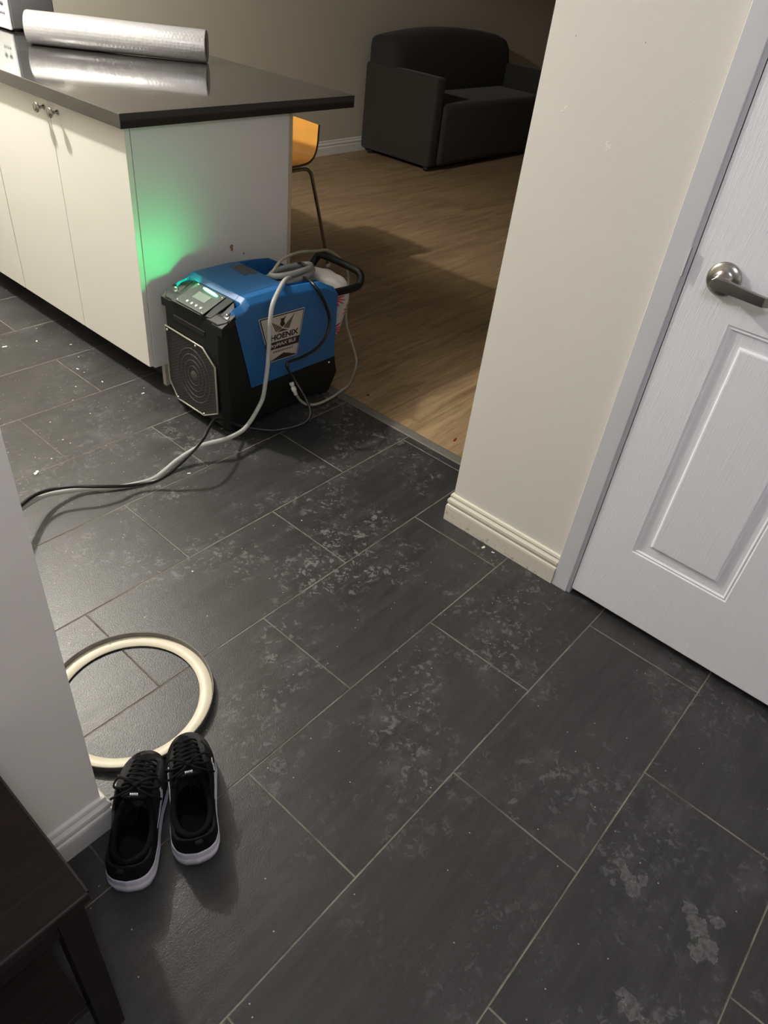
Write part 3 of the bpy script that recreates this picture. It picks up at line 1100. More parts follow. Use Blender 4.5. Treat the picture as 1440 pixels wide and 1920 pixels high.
# control housing: a raised wedge with two cut-away corners
bm = bmesh.new()
z0 = 0.36
P8 = [(0.868, -0.578, 0.4045), (0.872, -0.716, 0.4045), (0.888, -0.757, 0.4035), (0.972, -0.766, 0.4430), (0.972, -0.566, 0.4430), (0.888, -0.566, 0.4035)]
top = [bm.verts.new(p) for p in P8]
lowv = [bm.verts.new((0.8765 if p[0] < 0.88 else p[0], p[1], z0)) for p in P8]
bm.faces.new(top)
bm.faces.new(lowv[::-1])
for k in range(len(P8)):
    bm.faces.new((top[k], top[(k + 1) % 6], lowv[(k + 1) % 6], lowv[k]))
hous = part('control_housing', bm, M['blackp'], dh, bevel=0.003)
# shoulder pads with recessed screws on both sides
for ya, yb in ((YN, -0.768), (-0.562, YF)):
    bm = bmesh.new()
    near_ = abs(ya - YN) < 1e-6
    xa_, xb_ = (0.932, 0.970) if near_ else (0.970, 0.932)
    v = [(0.877, ya, 0.392), (0.877, yb, 0.392), (xb_, yb, 0.392 + (xb_ - 0.877) * 0.53), (xa_, ya, 0.392 + (xa_ - 0.877) * 0.53)]
    a = [bm.verts.new(q) for q in v]
    b = [bm.verts.new((q[0], q[1], q[2] - 0.03)) for q in v]
    bm.faces.new(a)
    bm.faces.new(b[::-1])
    for k in range(4):
        bm.faces.new((a[k], a[(k + 1) % 4], b[(k + 1) % 4], b[k]))
    sh = part('shoulder', bm, M['blackp'], dh, bevel=0.003)
    ym = (ya + yb) / 2
    part('screw_well', LATHE([(0, 0.0006), (0.012, 0.0006), (0.014, 0.0002), (0.014, -0.002)], (0.914, ym, 0.4125), (-0.47, 0, 0.88), 20), M['blackg'], sh, smooth=True)
    part('screw', LATHE([(0, 0.006), (0.004, 0.0055), (0.0055, 0.003), (0.0055, 0)], (0.921, ym, 0.4160), (-0.47, 0, 0.88), 16), M['steel'], sh, smooth=True)


# membrane: local frame u along x-slope, v along y
def slope(x, off=0.0):
    return 0.4045 + (x - 0.870) * (0.443 - 0.4045) / (0.972 - 0.870) + off


nrm = Vector((-(0.443 - 0.4045), 0, 0.102)).normalized()


def plate(x0, x1, y0, y1, th, lift=0.0008):
    bm = bmesh.new()
    c = [(x0, y0), (x1, y0), (x1, y1), (x0, y1)]
    a = [bm.verts.new(Vector((x, y, slope(x))) + nrm * (lift + th)) for x, y in c]
    b = [bm.verts.new(Vector((x, y, slope(x))) + nrm * lift) for x, y in c]
    bm.faces.new(a)
    bm.faces.new(b[::-1])
    for k in range(4):
        bm.faces.new((a[k], a[(k + 1) % 4], b[(k + 1) % 4], b[k]))
    return bm


cp = part('control_panel', plate(0.8755, 0.968, -0.732, -0.590, 0.0015), M['panel'], dh, bevel=0.0008)
part('display', plate(0.912, 0.942, -0.694, -0.632, 0.0006, 0.0026), M['display'], cp)
for k in range(4):
    yb = -0.634 - k * 0.0225
    xb = 0.892
    part('button', LATHE([(0, 0.0016), (0.0042, 0.0014), (0.005, 0)], Vector((xb, yb, slope(xb))) + nrm * 0.0024, nrm, 18), M['whitebtn'], cp, smooth=True)
    bm = bmesh.new()
    ringp = [Vector((xb, yb, slope(xb))) + nrm * 0.0027 + Vector((cos(a) * 0.0072, sin(a) * 0.0072, cos(a) * 0.0027)) for a in [2 * pi * q / 24 for q in range(24)]]
    tube(bm, ringp, 0.0004, 6, closed=True)
    part('button_ring', bm, M['label_grey'], cp)
for (x, y) in ((0.8815, -0.598), (0.963, -0.600), (0.960, -0.724), (0.879, -0.724)):
    part('screw', LATHE([(0, 0.0022), (0.0028, 0.0018), (0.0036, 0)], Vector((x, y, slope(x))) + nrm * 0.0023, nrm, 14), M['steel'], cp, smooth=True)
bm = bmesh.new()
lc = [Vector((0.9585, -0.633, slope(0.9585))) + nrm * 0.0035, Vector((0.9545, -0.706, slope(0.9545))) + nrm * 0.0035]
tube(bm, [lc[0] + (lc[1] - lc[0]) * k / 12 for k in range(13)], lambda s: 0.0050 * min(1, (0.25 + 4 * min(s, 1 - s)) ** 0.5), 12)
led = part('indicator_light', bm, M['led'], cp, smooth=True)
# the light this lens throws on the end panel
ld = bpy.data.lights.new('indicator_glow', 'SPOT')
ld.energy = 1.45
ld.color = (0.02, 1.0, 0.26)
ld.spot_size = radians(150)
ld.spot_blend = 1.0
ld.shadow_soft_size = 0.006
lo = bpy.data.objects.new('indicator_glow', ld)
lo.location = (0.955, -0.612, 0.4525)
lo.rotation_euler = (Vector((-0.25, 0.9, 0.28))).to_track_quat('-Z', 'Y').to_euler()
COL.objects.link(lo)

# slot under the controls
part('front_slot', BX(0.8745, 0.8775, -0.735, -0.575, 0.336, 0.352), M['blackg'], dh, bevel=0.001)

# octagonal grille
oct_ = [(-0.512, 0.293), (-0.694, 0.293), (-0.752, 0.262), (-0.752, 0.088), (-0.700, 0.040), (-0.640, 0.034), (-0.535, 0.045), (-0.508, 0.100)]
oct_ = [(-0.532, 0.300), (-0.726, 0.296), (-0.786, 0.250), (-0.790, 0.082), (-0.715, 0.040), (-0.570, 0.040), (-0.530, 0.098)]
GX = 0.8745
gr = part('grille_rim', (lambda b: (tube(b, [Vector((GX - 0.004, y, z)) for y, z in oct_], 0.0030, 8, closed=True), b)[1])(bmesh.new()), M['wire'], dh, smooth=True)
bm = bmesh.new()
prism(bm, oct_, GX - 0.0005, GX + 0.001, 'x')
part('grille_recess', bm, M['ink'], gr)


def inside(y, z):
    c = False
    n_ = len(oct_)
    for i in range(n_):
        (a, b), (c2, d) = oct_[i], oct_[(i + 1) % n_]
        if (b > z) != (d > z) and y < (c2 - a) * (z - b) / (d - b) + a:
            c = not c
    return c


bm = bmesh.new()
st = 0.0095
for kind in (0, 1):
    for k in range(-60, 60):
        run = None
        for q in range(0, 160):
            s = q * 0.003
            if kind == 0:
                y, z = -0.53 - s * 0.866, 0.30 - s * 0.5 + k * st * 1.15 + 0.02
            else:
                y, z = -0.53 - s * 0.866, 0.04 + s * 0.5 + k * st * 1.15 - 0.02
            if inside(y, z):
                if run is None:
                    run = (y, z)
                last = (y, z)
            elif run is not None:
                if abs(run[0] - last[0]) > 0.004:
                    d = Vector((0, last[0] - run[0], last[1] - run[1])).normalized()
                    w = Vector((0, -d.z, d.y)) * 0.0007
                    a, b = Vector((GX - 0.0045, *run)), Vector((GX - 0.0045, *last))
                    h = Vector((0.001, 0, 0))
                    c8 = [bm.verts.new(p) for p in (a - w, a + w, b + w, b - w)]
                    bm.faces.new(c8)
                run = None
part('grille_mesh', bm, M['fan'], gr)
# fan housing seen through the grille
bm = bmesh.new()
for R1 in (0.030, 0.048, 0.066, 0.084):
    tube(bm, [Vector((GX - 0.0018, -0.668 + cos(a) * R1, 0.170 + sin(a) * R1 * 1.15)) for a in [2 * pi * q / 40 for q in range(40)]], 0.0016, 6, closed=True)
part('fan_guard', bm, M['fan'], gr, smooth=True)
part('fan_hub', LATHE([(0, 0.003), (0.016, 0.002), (0.018, 0)], (GX - 0.0008, -0.668, 0.170), (-1, 0, 0), 24), M['fan'], gr, smooth=True)
for (y, z) in ((-0.541, 0.288), (-0.690, 0.288), (-0.715, 0.047), (-0.572, 0.047)):
    part('screw', LATHE([(0, 0.0045), (0.0035, 0.004), (0.0048, 0.001), (0.0048, 0)], (GX - 0.004, y, z), (-1, 0, 0), 14), M['steel'], gr, smooth=True)
part('side_bolt', LATHE([(0, 0.003), (0.004, 0.0025), (0.005, 0)], (1.362, YN + 0.001, 0.128), (0, -1, 0), 16), M['steel'], dh, smooth=True)
# wheels at the rear
for ya in (YN + 0.012, YF - 0.040):
    part('wheel', LATHE([(0, 0), (0.040, 0), (0.043, 0.004), (0.043, 0.024), (0.040, 0.028), (0, 0.028)], (1.352, ya, 0.044), (0, 1, 0), 32), M['blackg'], dh, smooth=True)
# handle
hp = [(1.300, -0.792, 0.385), (1.42, -0.792, 0.376), (1.50, -0.792, 0.372), (1.528, -0.790, 0.378), (1.540, -0.786, 0.398), (1.543, -0.772, 0.413), (1.547, -0.74, 0.416), (1.550, -0.665, 0.417), (1.551, -0.59, 0.416), (1.548, -0.562, 0.412), (1.542, -0.550, 0.396), (1.527, -0.546, 0.378), (1.49, -0.545, 0.374), (1.42, -0.546, 0.382), (1.300, -0.548, 0.392)]
part('handle', TUBE(hp, 0.0135, 14, 5), M['blackp'], dh, smooth=True)
# worn sticker on the top
bm = bmesh.new()
vv = [(1.108, -0.652), (1.166, -0.655), (1.172, -0.566), (1.120, -0.562)]
a = [bm.verts.new((x, y, topz(x) + 0.0012)) for x, y in vv]
b = [bm.verts.new((x, y, topz(x) - 0.0008)) for x, y in vv]
bm.faces.new(a)
bm.faces.new(b[::-1])
for k in range(4):
    bm.faces.new((a[k], a[(k + 1) % 4], b[(k + 1) % 4], b[k]))
part('warning_sticker', bm, M['sticker_top'], dh)

# maker's label on the near side: local u along +x, v along +z
LX0, LZ0 = 1.024, 0.200
LY = YN - 0.0014


def flat(poly, d, mat, name, parent):
    bm = bmesh.new()
    prism(bm, poly, LY - d, LY - d + 0.0006, 'y')
    return part(name, bm, mat, parent)


bl = [(1.0224, 0.3853), (1.2253, 0.3777), (1.1945, 0.2133), (1.0698, 0.2195)]
lab = flat(bl, 0.0, M['label_white'], 'maker_label', dh)


def inset(poly, f):
    cx = sum(p[0] for p in poly) / len(poly)
    cy = sum(p[1] for p in poly) / len(poly)
    return [(cx + (p[0] - cx) * f, cy + (p[1] - cy) * f) for p in poly]


flat(inset(bl, 0.975), 0.0004, M['ink'], 'label_border', lab)
flat([(1.0310, 0.3792), (1.2183, 0.3717), (1.1905, 0.2185), (1.1317, 0.2400), (1.0745, 0.2245)], 0.0008, M['label_bg'], 'label_field', lab)
flat([(1.0480, 0.2915), (1.2060, 0.2838), (1.2006, 0.2569), (1.0530, 0.2655)], 0.0012, M['ink'], 'label_band', lab)
ebms = []


def ink_poly(poly):
    bm = bmesh.new()
    prism(bm, poly, LY - 0.0014, LY - 0.0008, 'y')
    ebms.append(bm)


# striped wings: slanted bars between an upper and a lower edge
for (u0, u1, l0, l1, n_) in (((1.0765, 0.3625), (1.1200, 0.3345), (1.0960, 0.3235), (1.1235, 0.3300), 5), ((1.1735, 0.3655), (1.1310, 0.3355), (1.1530, 0.3225), (1.1290, 0.3310), 5)):
    for k in range(n_):
        f0, f1 = k / n_, (k + 0.62) / n_
        L = lambda p, q, f: (p[0] + (q[0] - p[0]) * f, p[1] + (q[1] - p[1]) * f)
        ink_poly([L(u0, u1, f0), L(u0, u1, f1), L(l0, l1, f1), L(l0, l1, f0)])
ink_poly([(1.1655, 0.3575), (1.1700, 0.3570), (1.1785, 0.3690), (1.1740, 0.3665)])
ink_poly([(1.0760, 0.3595), (1.0785, 0.3620), (1.0740, 0.3650), (1.0735, 0.3610)])
ink_poly([(1.1238, 0.3345), (1.1138, 0.3440), (1.1160, 0.3544), (1.1180, 0.3610), (1.1105, 0.3690), (1.1190, 0.3650), (1.1290, 0.3650), (1.1400, 0.3700), (1.1330, 0.3610), (1.1310, 0.3530), (1.1356, 0.3430)])
ink_poly([(1.1024, 0.3212), (1.1240, 0.3285), (1.1501, 0.3183)])
part('bird_emblem', merge(ebms), M['ink'], lab)


def lettering(name, txt, x0, x1, zb, h, tilt_deg, lift, mat, bold):
    """lettering fitted between x0 and x1 with capital height h standing on zb"""
    bm = text_bm(txt, 1.0, Matrix(), 0.02, bold)
    xsv = [v.co.x for v in bm.verts]
    cap = text_bm('H', 1.0, Matrix(), 0.02, bold)
    ysv = [v.co.y for v in cap.verts]
    cap.free()
    mnx, mxx, mny, mxy = min(xsv), max(xsv), min(ysv), max(ysv)
    bm.transform(Matrix.Translation((x0, LY - lift, zb)) @ Matrix.Rotation(radians(90), 4, 'X') @ Matrix.Rotation(radians(tilt_deg), 4, 'Z')
                 @ Matrix.Diagonal(((x1 - x0) / (mxx - mnx), h / (mxy - mny), 0.012, 1)) @ Matrix.Translation((-mnx, -mny, 0)))
    return part(name, bm, mat, lab)


lettering('brand_lettering', 'PHOENIX', 1.0560, 1.1970, 0.2965, 0.0200, -1.9, 0.0014, M['ink'], 0.035)
lettering('model_lettering', 'DryMAX BLE', 1.0640, 1.1860, 0.2725, 0.0125, -2.2, 0.0018, M['label_bg'], 0.025)
# a line of print too blurred to read
bm = bmesh.new()
for k in range(9):
    xk = 1.0840 + k * 0.0102
    prism(bm, [(xk, 0.2500 - k * 0.00045), (xk + 0.0076, 0.2497 - k * 0.00045), (xk + 0.0076, 0.2565 - k * 0.00045 - 0.001 * (k % 2)), (xk, 0.2565 - k * 0.00045)], LY - 0.0013, LY - 0.0008, 'y')
part('blurred_print', bm, M['label_grey'], lab)

# ------------------------------------------------------------------ hoses and cables
th = thing('drain_hose', (0.9, -0.86, 0), 'thick clear drain hose running from the dehumidifier over the tiles', 'hose')
hose_pts = [(1.374, -0.660, 0.399), (1.30, -0.69, 0.425), (1.225, -0.74, 0.452), (1.161, -0.785, 0.468), (1.097, -0.828, 0.462), (1.055, -0.850, 0.438), (1.037, -0.860, 0.396), (1.031, -0.862, 0.334), (1.022, -0.866, 0.253), (1.009, -0.870, 0.192), (0.995, -0.872, 0.136), (0.974, -0.872, 0.103), (0.932, -0.886, 0.080), (0.888, -0.898, 0.066), (0.845, -0.903, 0.064), (0.804, -0.901, 0.064), (0.743, -0.872, 0.054), (0.700, -0.860, 0.040), (0.652, -0.856, 0.026), (0.600, -0.862, 0.013), (0.551, -0.868, 0.008), (0.490, -0.852, 0.008), (0.430, -0.822, 0.008), (0.371, -0.786, 0.013), (0.310, -0.778, 0.028), (0.259, -0.786, 0.046), (0.20, -0.822, 0.070), (0.144, -0.871, 0.092), (0.09, -0.95, 0.10), (0.02, -1.06, 0.08), (-0.10, -1.22, 0.03), (-0.30, -1.40, 0.010), (-0.75, -1.50, 0.009)]
part('hose_tube', TUBE(hose_pts, 0.0072, 14, 8), M['hose'], th, smooth=True)

tn = thing('condensate_hose', (1.3, -0.82, 0), 'thin cloudy hose looping over the handle down to a white connector', 'hose')
thin = [(1.215, -0.665, 0.365), (1.200, -0.680, 0.405), (1.197, -0.680, 0.440), (1.215, -0.680, 0.464), (1.271, -0.660, 0.480), (1.384, -0.620, 0.470), (1.484, -0.600, 0.450), (1.565, -0.592, 0.434), (1.630, -0.600, 0.389), (1.660, -0.610, 0.337), (1.658, -0.620, 0.288), (1.639, -0.640, 0.245), (1.613, -0.660, 0.203), (1.600, -0.680, 0.158), (1.601, -0.700, 0.119), (1.603, -0.720, 0.080), (1.602, -0.742, 0.036), (1.570, -0.770, 0.0095), (1.468, -0.834, 0.0085), (1.400, -0.853, 0.0085), (1.338, -0.864, 0.0085), (1.272, -0.866, 0.0085), (1.220, -0.860, 0.020), (1.190, -0.852, 0.044), (1.172, -0.846, 0.075)]
part('hose_tube', TUBE(thin, 0.0052, 12, 8), M['hose2'], tn, smooth=True)
cn = Vector((1.164, -0.829, 0.116))
ca = (Vector((1.172, -0.846, 0.072)) - cn).normalized()
part('connector', LATHE([(0, 0), (0.0085, 0), (0.0085, 0.010), (0.0065, 0.012), (0.0065, 0.018), (0.0095, 0.020), (0.0095, 0.030), (0.0072, 0.034), (0.0072, 0.048), (0, 0.048)], cn, ca, 20), M['whiteapp'], tn, smooth=True)

cbo = thing('power_cord', (0.9, -0.88, 0), 'black power cord curling down the blue side and off across the tiles', 'power cord')
cab = [(1.335, -0.665, 0.385), (1.329, -0.690, 0.410), (1.283, -0.765, 0.446), (1.262, -0.825, 0.446), (1.276, -0.842, 0.417), (1.305, -0.845, 0.368), (1.319, -0.850, 0.317), (1.307, -0.855, 0.273), (1.280, -0.860, 0.252), (1.237, -0.865, 0.235), (1.169, -0.870, 0.229), (1.110, -0.880, 0.238), (1.089, -0.885, 0.235), (1.094, -0.890, 0.211), (1.111, -0.900, 0.176), (1.115, -0.930, 0.147), (1.118, -0.960, 0.112), (1.113, -0.980, 0.087), (1.094, -0.985, 0.062), (1.067, -0.970, 0.045), (1.030, -0.940, 0.032), (0.992, -0.916, 0.030), (0.935, -0.868, 0.040), (0.885, -0.842, 0.066), (0.835, -0.850, 0.104), (0.803, -0.866, 0.124), (0.782, -0.879, 0.130), (0.745, -0.903, 0.128), (0.710, -0.925, 0.121), (0.658, -0.941, 0.106), (0.594, -0.930, 0.062), (0.551, -0.908, 0.030), (0.505, -0.882, 0.022), (0.465, -0.872, 0.028), (0.426, -0.866, 0.042), (0.374, -0.843, 0.054), (0.330, -0.815, 0.060), (0.285, -0.795, 0.062), (0.235, -0.800, 0.072), (0.185, -0.835, 0.090), (0.140, -0.880, 0.106), (0.09, -0.95, 0.112), (0.02, -1.06, 0.09), (-0.10, -1.20, 0.04), (-0.30, -1.36, 0.012), (-0.75, -1.44, 0.008)]
part('cable', TUBE(cab, 0.0052, 12, 8), M['blackg'], cbo, smooth=True)
# cord coiled in the top well
bm = bmesh.new()
coil = []
for q in range(2 * 24 + 1):
    a = 2 * pi * q / 24
    coil.append((1.290 + cos(a) * (0.075 - 0.004 * q / 24), -0.665 + sin(a) * 0.070, 0.356 + 0.012 * q / 24 + 0.006 * sin(2 * a)))
tube(bm, coil, 0.0055, 10)
part('coiled_cable', bm, M['blackg'], cbo, smooth=True)

ch2 = thing('coiled_hose', (1.30, -0.66, 0.36), 'grey coil of spare hose bundled in the well on the dehumidifier top', 'hose')
bm = bmesh.new()
for lvl, (rx, ry, zc, rad) in enumerate([(0.115, 0.060, 0.405, 0.0105), (0.122, 0.054, 0.425, 0.0105), (0.105, 0.045, 0.442, 0.010)]):
    pts = []
    for q in range(48):
        a = 2 * pi * q / 48 + lvl * 0.2
        pts.append(Vector((1.275 + 0.012 * lvl + cos(a) * rx, -0.675 + sin(a) * ry + cos(a) * 0.022, zc + 0.010 * cos(a + 0.6 * lvl) - cos(a) * 0.012)))
    tube(bm, pts, rad, 12, closed=True)
part('hose_tube', bm, M['hose_coil'], ch2, smooth=True)
bm = bmesh.new()
tube(bm, [(1.372, -0.648 + cos(a) * 0.034, 0.404 + sin(a) * 0.038) for a in [2 * pi * q / 32 for q in range(32)]], 0.0045, 8, closed=True)
part('strap', bm, M['blackg'], ch2, smooth=True)

# patterned bag hanging from the handle behind the machine
bag = bmesh.new()
rows = []
secs = [(0.404, 1.455, -0.690, 0.030, 0.060), (0.398, 1.456, -0.692, 0.040, 0.078), (0.385, 1.458, -0.694, 0.047, 0.094), (0.360, 1.461, -0.695, 0.050, 0.103), (0.330, 1.462, -0.695, 0.048, 0.102), (0.290, 1.460, -0.693, 0.043, 0.096), (0.250, 1.457, -0.690, 0.038, 0.090), (0.210, 1.454, -0.688, 0.032, 0.084), (0.180, 1.452, -0.686, 0.024, 0.072), (0.165, 1.450, -0.685, 0.010, 0.050)]
NB = 28
for (z, cx, cy, rx, ry) in secs:
    rows.append([bag.verts.new((cx + cos(2 * pi * k / NB) * rx * (1 + 0.05 * sin(3 * 2 * pi * k / NB + z * 40)), cy + sin(2 * pi * k / NB) * ry, z + 0.004 * sin(5 * 2 * pi * k / NB))) for k in range(NB)])
for a, b in zip(rows, rows[1:]):
    for k in range(NB):
        bag.faces.new((a[k], a[(k + 1) % NB], b[(k + 1) % NB], b[k]))
bag.faces.new(rows[0])
bag.faces.new(rows[-1][::-1])
o = obj('plastic_bag', bag, M['bag'], smooth=True)
tag(o, 'white plastic bag with red flowers hanging behind the blue dehumidifier', 'bag')

# ================================================================== RING
rg = thing('metal_ring', (0.053, -1.506, 0), 'large cream ring lying on the tiles between wall end and shoes', 'ring')
RC = (0.053, -1.507, 0.0)
part('flange', LATHE([(0.1495, 0.0045), (0.1505, 0.0035), (0.1775, 0.0035), (0.1785, 0.006), (0.1760, 0.0085), (0.152, 0.0075), (0.1495, 0.0045)], RC, (0, 0, 1), 128), M['ring'], rg, smooth=True)
part('rim', LATHE([(0.1775, 0.001), (0.1795, 0.001), (0.1806, 0.0180), (0.1812, 0.0192), (0.1798, 0.0200), (0.1782, 0.0185), (0.1765, 0.0075), (0.1775, 0.001)], RC, (0, 0, 1), 128), M['ring_side'], rg, smooth=True)
part('screw_hole', LATHE([(0, 0.0004), (0.0032, 0.0004), (0.0036, 0)], (0.053 + 0.170 * cos(radians(72)), -1.507 + 0.170 * sin(radians(72)), 0.0078), (0, 0, 1), 14), M['ink'], rg)


# ================================================================== SHOES
def shoe(mirror, loc, ang, label):
    """local frame: heel at x=0, toe at x=0.282, sole on z=0"""
    root = thing('running_shoe', (loc[0], loc[1], 0.0), label, 'shoe', None, 0.0)
    mat4 = Matrix.Translation((loc[0], loc[1], 0.0)) @ Matrix.Rotation(ang, 4, 'Z') @ Matrix.Diagonal((0.945, mirror, 1, 1))
    LEN = 0.282
    # outline half widths: outer side and inner side
    xo = [0.0, 0.004, 0.015, 0.035, 0.07, 0.11, 0.15, 0.19, 0.215, 0.24, 0.26, 0.273, 0.280, 0.282]
    wo = [0.0, 0.021, 0.035, 0.0425, 0.0435, 0.0440, 0.047, 0.0500, 0.0490, 0.0430, 0.034, 0.024, 0.012, 0.0]
    wi = [0.0, 0.021, 0.035, 0.0420, 0.0415, 0.0390, 0.040, 0.0450, 0.0465, 0.0425, 0.034, 0.024, 0.012, 0.0]

    def interp(tx, tab, x):
        if x <= tx[0]:
            return tab[0]
        for a in range(len(tx) - 1):
            if x <= tx[a + 1]:
                f = (x - tx[a]) / (tx[a + 1] - tx[a])
                return tab[a] + (tab[a + 1] - tab[a]) * f
        return tab[-1]

    N = 72
    outl = []
    for k in range(N):
        a = 2 * pi * k / N
        # x distribution with cosine spacing gives dense ends
        x = LEN / 2 * (1 - cos(a))
        w = interp(xo, wo, x) if a <= pi else -interp(xo, wi, x)
        if k == 0 or k == N // 2:
            w = 0.0
        bend = 0.010 * sin(pi * min(1, max(0, (x - 0.08) / 0.2)) * 0.5) - 0.005
        outl.append((x, w, bend))

    def ring_at(bm, f, dz, zfun, xs=1.0):
        out = []
        f0 = f
        for (x, w, bend) in outl:
            cx = min(max(x, 0.045), 0.235)
            f = f0 * (1 - 0.075 * min(1, max(0, (x - 0.19) / 0.05)))
            px = cx + (x - cx) * f
            out.append(bm.verts.new((px, w * f + bend, zfun(x, w) + dz)))
        return out

    def loft(bm, rings, cap0=True, cap1=True):
        for a, b in zip(rings, rings[1:]):
            for k in range(N):
                bm.faces.new((a[k], a[(k + 1) % N], b[(k + 1) % N], b[k]))
        if cap0:
            bm.faces.new(rings[0][::-1])
        if cap1:
            bm.faces.new(rings[-1])

    def toe_spring(x, w=0):
        return 0.026 * max(0, (x - 0.19) / 0.092) ** 2 + 0.004 * max(0, (0.03 - x) / 0.03) ** 2

    def sole_top(x, w=0):
        return 0.046 - 0.019 * min(1, max(0, (x - 0.03) / 0.14)) + 0.008 * max(0, (x - 0.20) / 0.082) ** 2 + 0.003 * max(0, (0.03 - x) / 0.03)

    # midsole with a waist groove
    bm = bmesh.new()
    R_ = [ring_at(bm, 0.90, 0.0, toe_spring), ring_at(bm, 0.985, 0.001, toe_spring)]
    R_.append(ring_at(bm, 1.05, 0.0, lambda x, w: toe_spring(x) + 0.30 * (sole_top(x) - toe_spring(x))))
    R_.append(ring_at(bm, 1.055, 0.0, lambda x, w: toe_spring(x) + 0.52 * (sole_top(x) - toe_spring(x))))
    R_.append(ring_at(bm, 1.025, 0.0, lambda x, w: toe_spring(x) + 0.56 * (sole_top(x) - toe_spring(x))))
    R_.append(ring_at(bm, 1.028, 0.0, lambda x, w: toe_spring(x) + 0.62 * (sole_top(x) - toe_spring(x))))
    R_.append(ring_at(bm, 1.020, 0.0, lambda x, w: toe_spring(x) + 0.85 * (sole_top(x) - toe_spring(x))))
    R_.append(ring_at(bm, 1.005, 0.0, sole_top))
    R_.append(ring_at(bm, 0.965, 0.0005, sole_top))
    loft(bm, R_)
    bm.transform(mat4)
    mid = part('midsole', bm, M['shoewhite'], root, smooth=True)

    # upper
    OPX0, OPX1 = 0.020, 0.148

    def wallh(x):      # height of the rim / collar
        if x < 0.15:
            t_ = x / 0.15
            return 0.090 - 0.026 * sin(pi * min(1, t_ * 1.05)) + 0.006 * t_
        t_ = (x - 0.15) / 0.132
        return 0.096 - 0.046 * min(1, t_) ** 0.85

    def crest(x):
        if x < 0.148:
            return 0.047
        t_ = (x - 0.148) / 0.134
        return 0.100 - 0.046 * t_ ** 0.95

    bm = bmesh.new()
    rings = []
    fs = [(1.0, 0.0), (1.0, 0.12), (0.985, 0.30), (0.955, 0.50), (0.915, 0.70), (0.865, 0.86), (0.80, 0.96), (0.74, 1.0)]
    for f, hfrac in fs:
        rr = []
        for (x, w, bend) in outl:
            cx = min(max(x, 0.045), 0.235)
            s0 = sole_top(x) - 0.002
            # the toe box closes over the foot, the quarter stays upright
            fore = min(1, max(0, (x - 0.13) / 0.05))
            ff = f + (1 - f) * (1 - fore) * 0.60
            ff2 = ff - fore * (1 - f) * 0.35
            H = wallh(x) * (1 - fore) + crest(x) * 0.94 * fore
            px = cx + (x - cx) * ff2
            rr.append(bm.verts.new((px, w * ff2 + bend, s0 + (H - s0) * hfrac)))
        rings.append(rr)
    # go over the rim and down inside at the collar, close the top in front
    for f, kind in ((0.66, 0.0), (0.58, 0.35), (0.52, 0.7), (0.42, 0.96), (0.20, 1.0), (0.03, 1.0)):
        rr = []
        for (x, w, bend) in outl:
            cx = min(max(x, 0.045), 0.235)
            fore = min(1, max(0, (x - 0.143) / 0.016))
            fw = min(1, max(0, (x - 0.13) / 0.05))
            f_c = 0.80 + (f - 0.66) * 0.75 if f > 0.25 else f
            ff = f_c * (1 - fw) + f * fw
            zc = wallh(x) + (0.0470 - wallh(x)) * kind + (0.002 if kind == 0 else 0)
            zf = crest(x) * (0.965 + 0.035 * (1 - f))
            px = cx + (x - cx) * ff
            rr.append(bm.verts.new((px, w * ff + bend, zc * (1 - fore) + zf * fore)))
        rings.append(rr)
    for a, b in zip(rings, rings[1:]):
        for k in range(N):
            bm.faces.new((a[k], a[(k + 1) % N], b[(k + 1) % N], b[k]))
    bm.faces.new(rings[-1])
    bm.transform(mat4)
    up = part('upper', bm, M['knit'], root, smooth=True)
    sb = up.modifiers.new('sub', 'SUBSURF')
    sb.levels = 1
    sb.render_levels = 2

    # dark padded lining inside the collar
    bm = bmesh.new()
    pts = []
    for q in range(40):
        a = 2 * pi * q / 40
        x = 0.083 + cos(a) * 0.064
        wv = interp(xo, wo if sin(a) > 0 else wi, x)
        pts.append(Vector((x, sin(a) * wv * 0.80 - 0.005 + 0.0, wallh(max(0.0, x)) - 0.001 if x < 0.14 else 0.094)))
    tube(bm, pts, 0.0062, 10, closed=True)
    bm.transform(mat4)
    part('collar', bm, M['shoelining'], root, smooth=True)
    bm = bmesh.new()
    rr = [bm.verts.new((0.083 + cos(2 * pi * q / 32) * 0.060, sin(2 * pi * q / 32) * 0.029 - 0.004, 0.0550)) for q in range(32)]
    bm.faces.new(rr)
    bm.transform(mat4)
    part('insole', bm, M['insole'], root)
    # tongue
    bm = bmesh.new()
    rows = []
    for i in range(9):
        s = i / 8
        x = 0.128 + 0.085 * s
        w = 0.024 - 0.008 * s
        zt = crest(max(0.15, x)) + 0.008 - 0.004 * s + (0.006 * (1 - s * 3) if s < 0.33 else 0)
        rows.append([bm.verts.new((x + 0.006 * (abs(j - 4) / 4) ** 2, w * (j - 4) / 4, zt - 0.010 * ((j - 4) / 4) ** 2)) for j in range(9)])
    for a, b in zip(rows, rows[1:]):
        for j in range(8):
            bm.faces.new((a[j], a[j + 1], b[j + 1], b[j]))
    bm.transform(mat4)
    tg = part('tongue', bm, M['tongue'], root, smooth=True)
    sd = tg.modifiers.new('solid', 'SOLIDIFY')
    sd.thickness = 0.006
    # laces: crossing rows and a bow
    bm = bmesh.new()
    for k in range(6):
        x = 0.150 + k * 0.0135
        w = 0.028 - 0.0012 * k
        z = crest(x) + 0.011
        sg = 1 if k % 2 else -1
        for d_ in (1, -1):
            pts = [(x, -w * d_, z - 0.012), (x + 0.002, -w * 0.7 * d_, z - 0.002), (x + 0.006, 0, z + 0.003 + 0.0015 * d_), (x + 0.011, w * 0.7 * d_, z - 0.003), (x + 0.0135, w * d_, z - 0.013)]
            tube(bm, smoothpath(pts, 5), 0.0030, 8, flat=0.5)
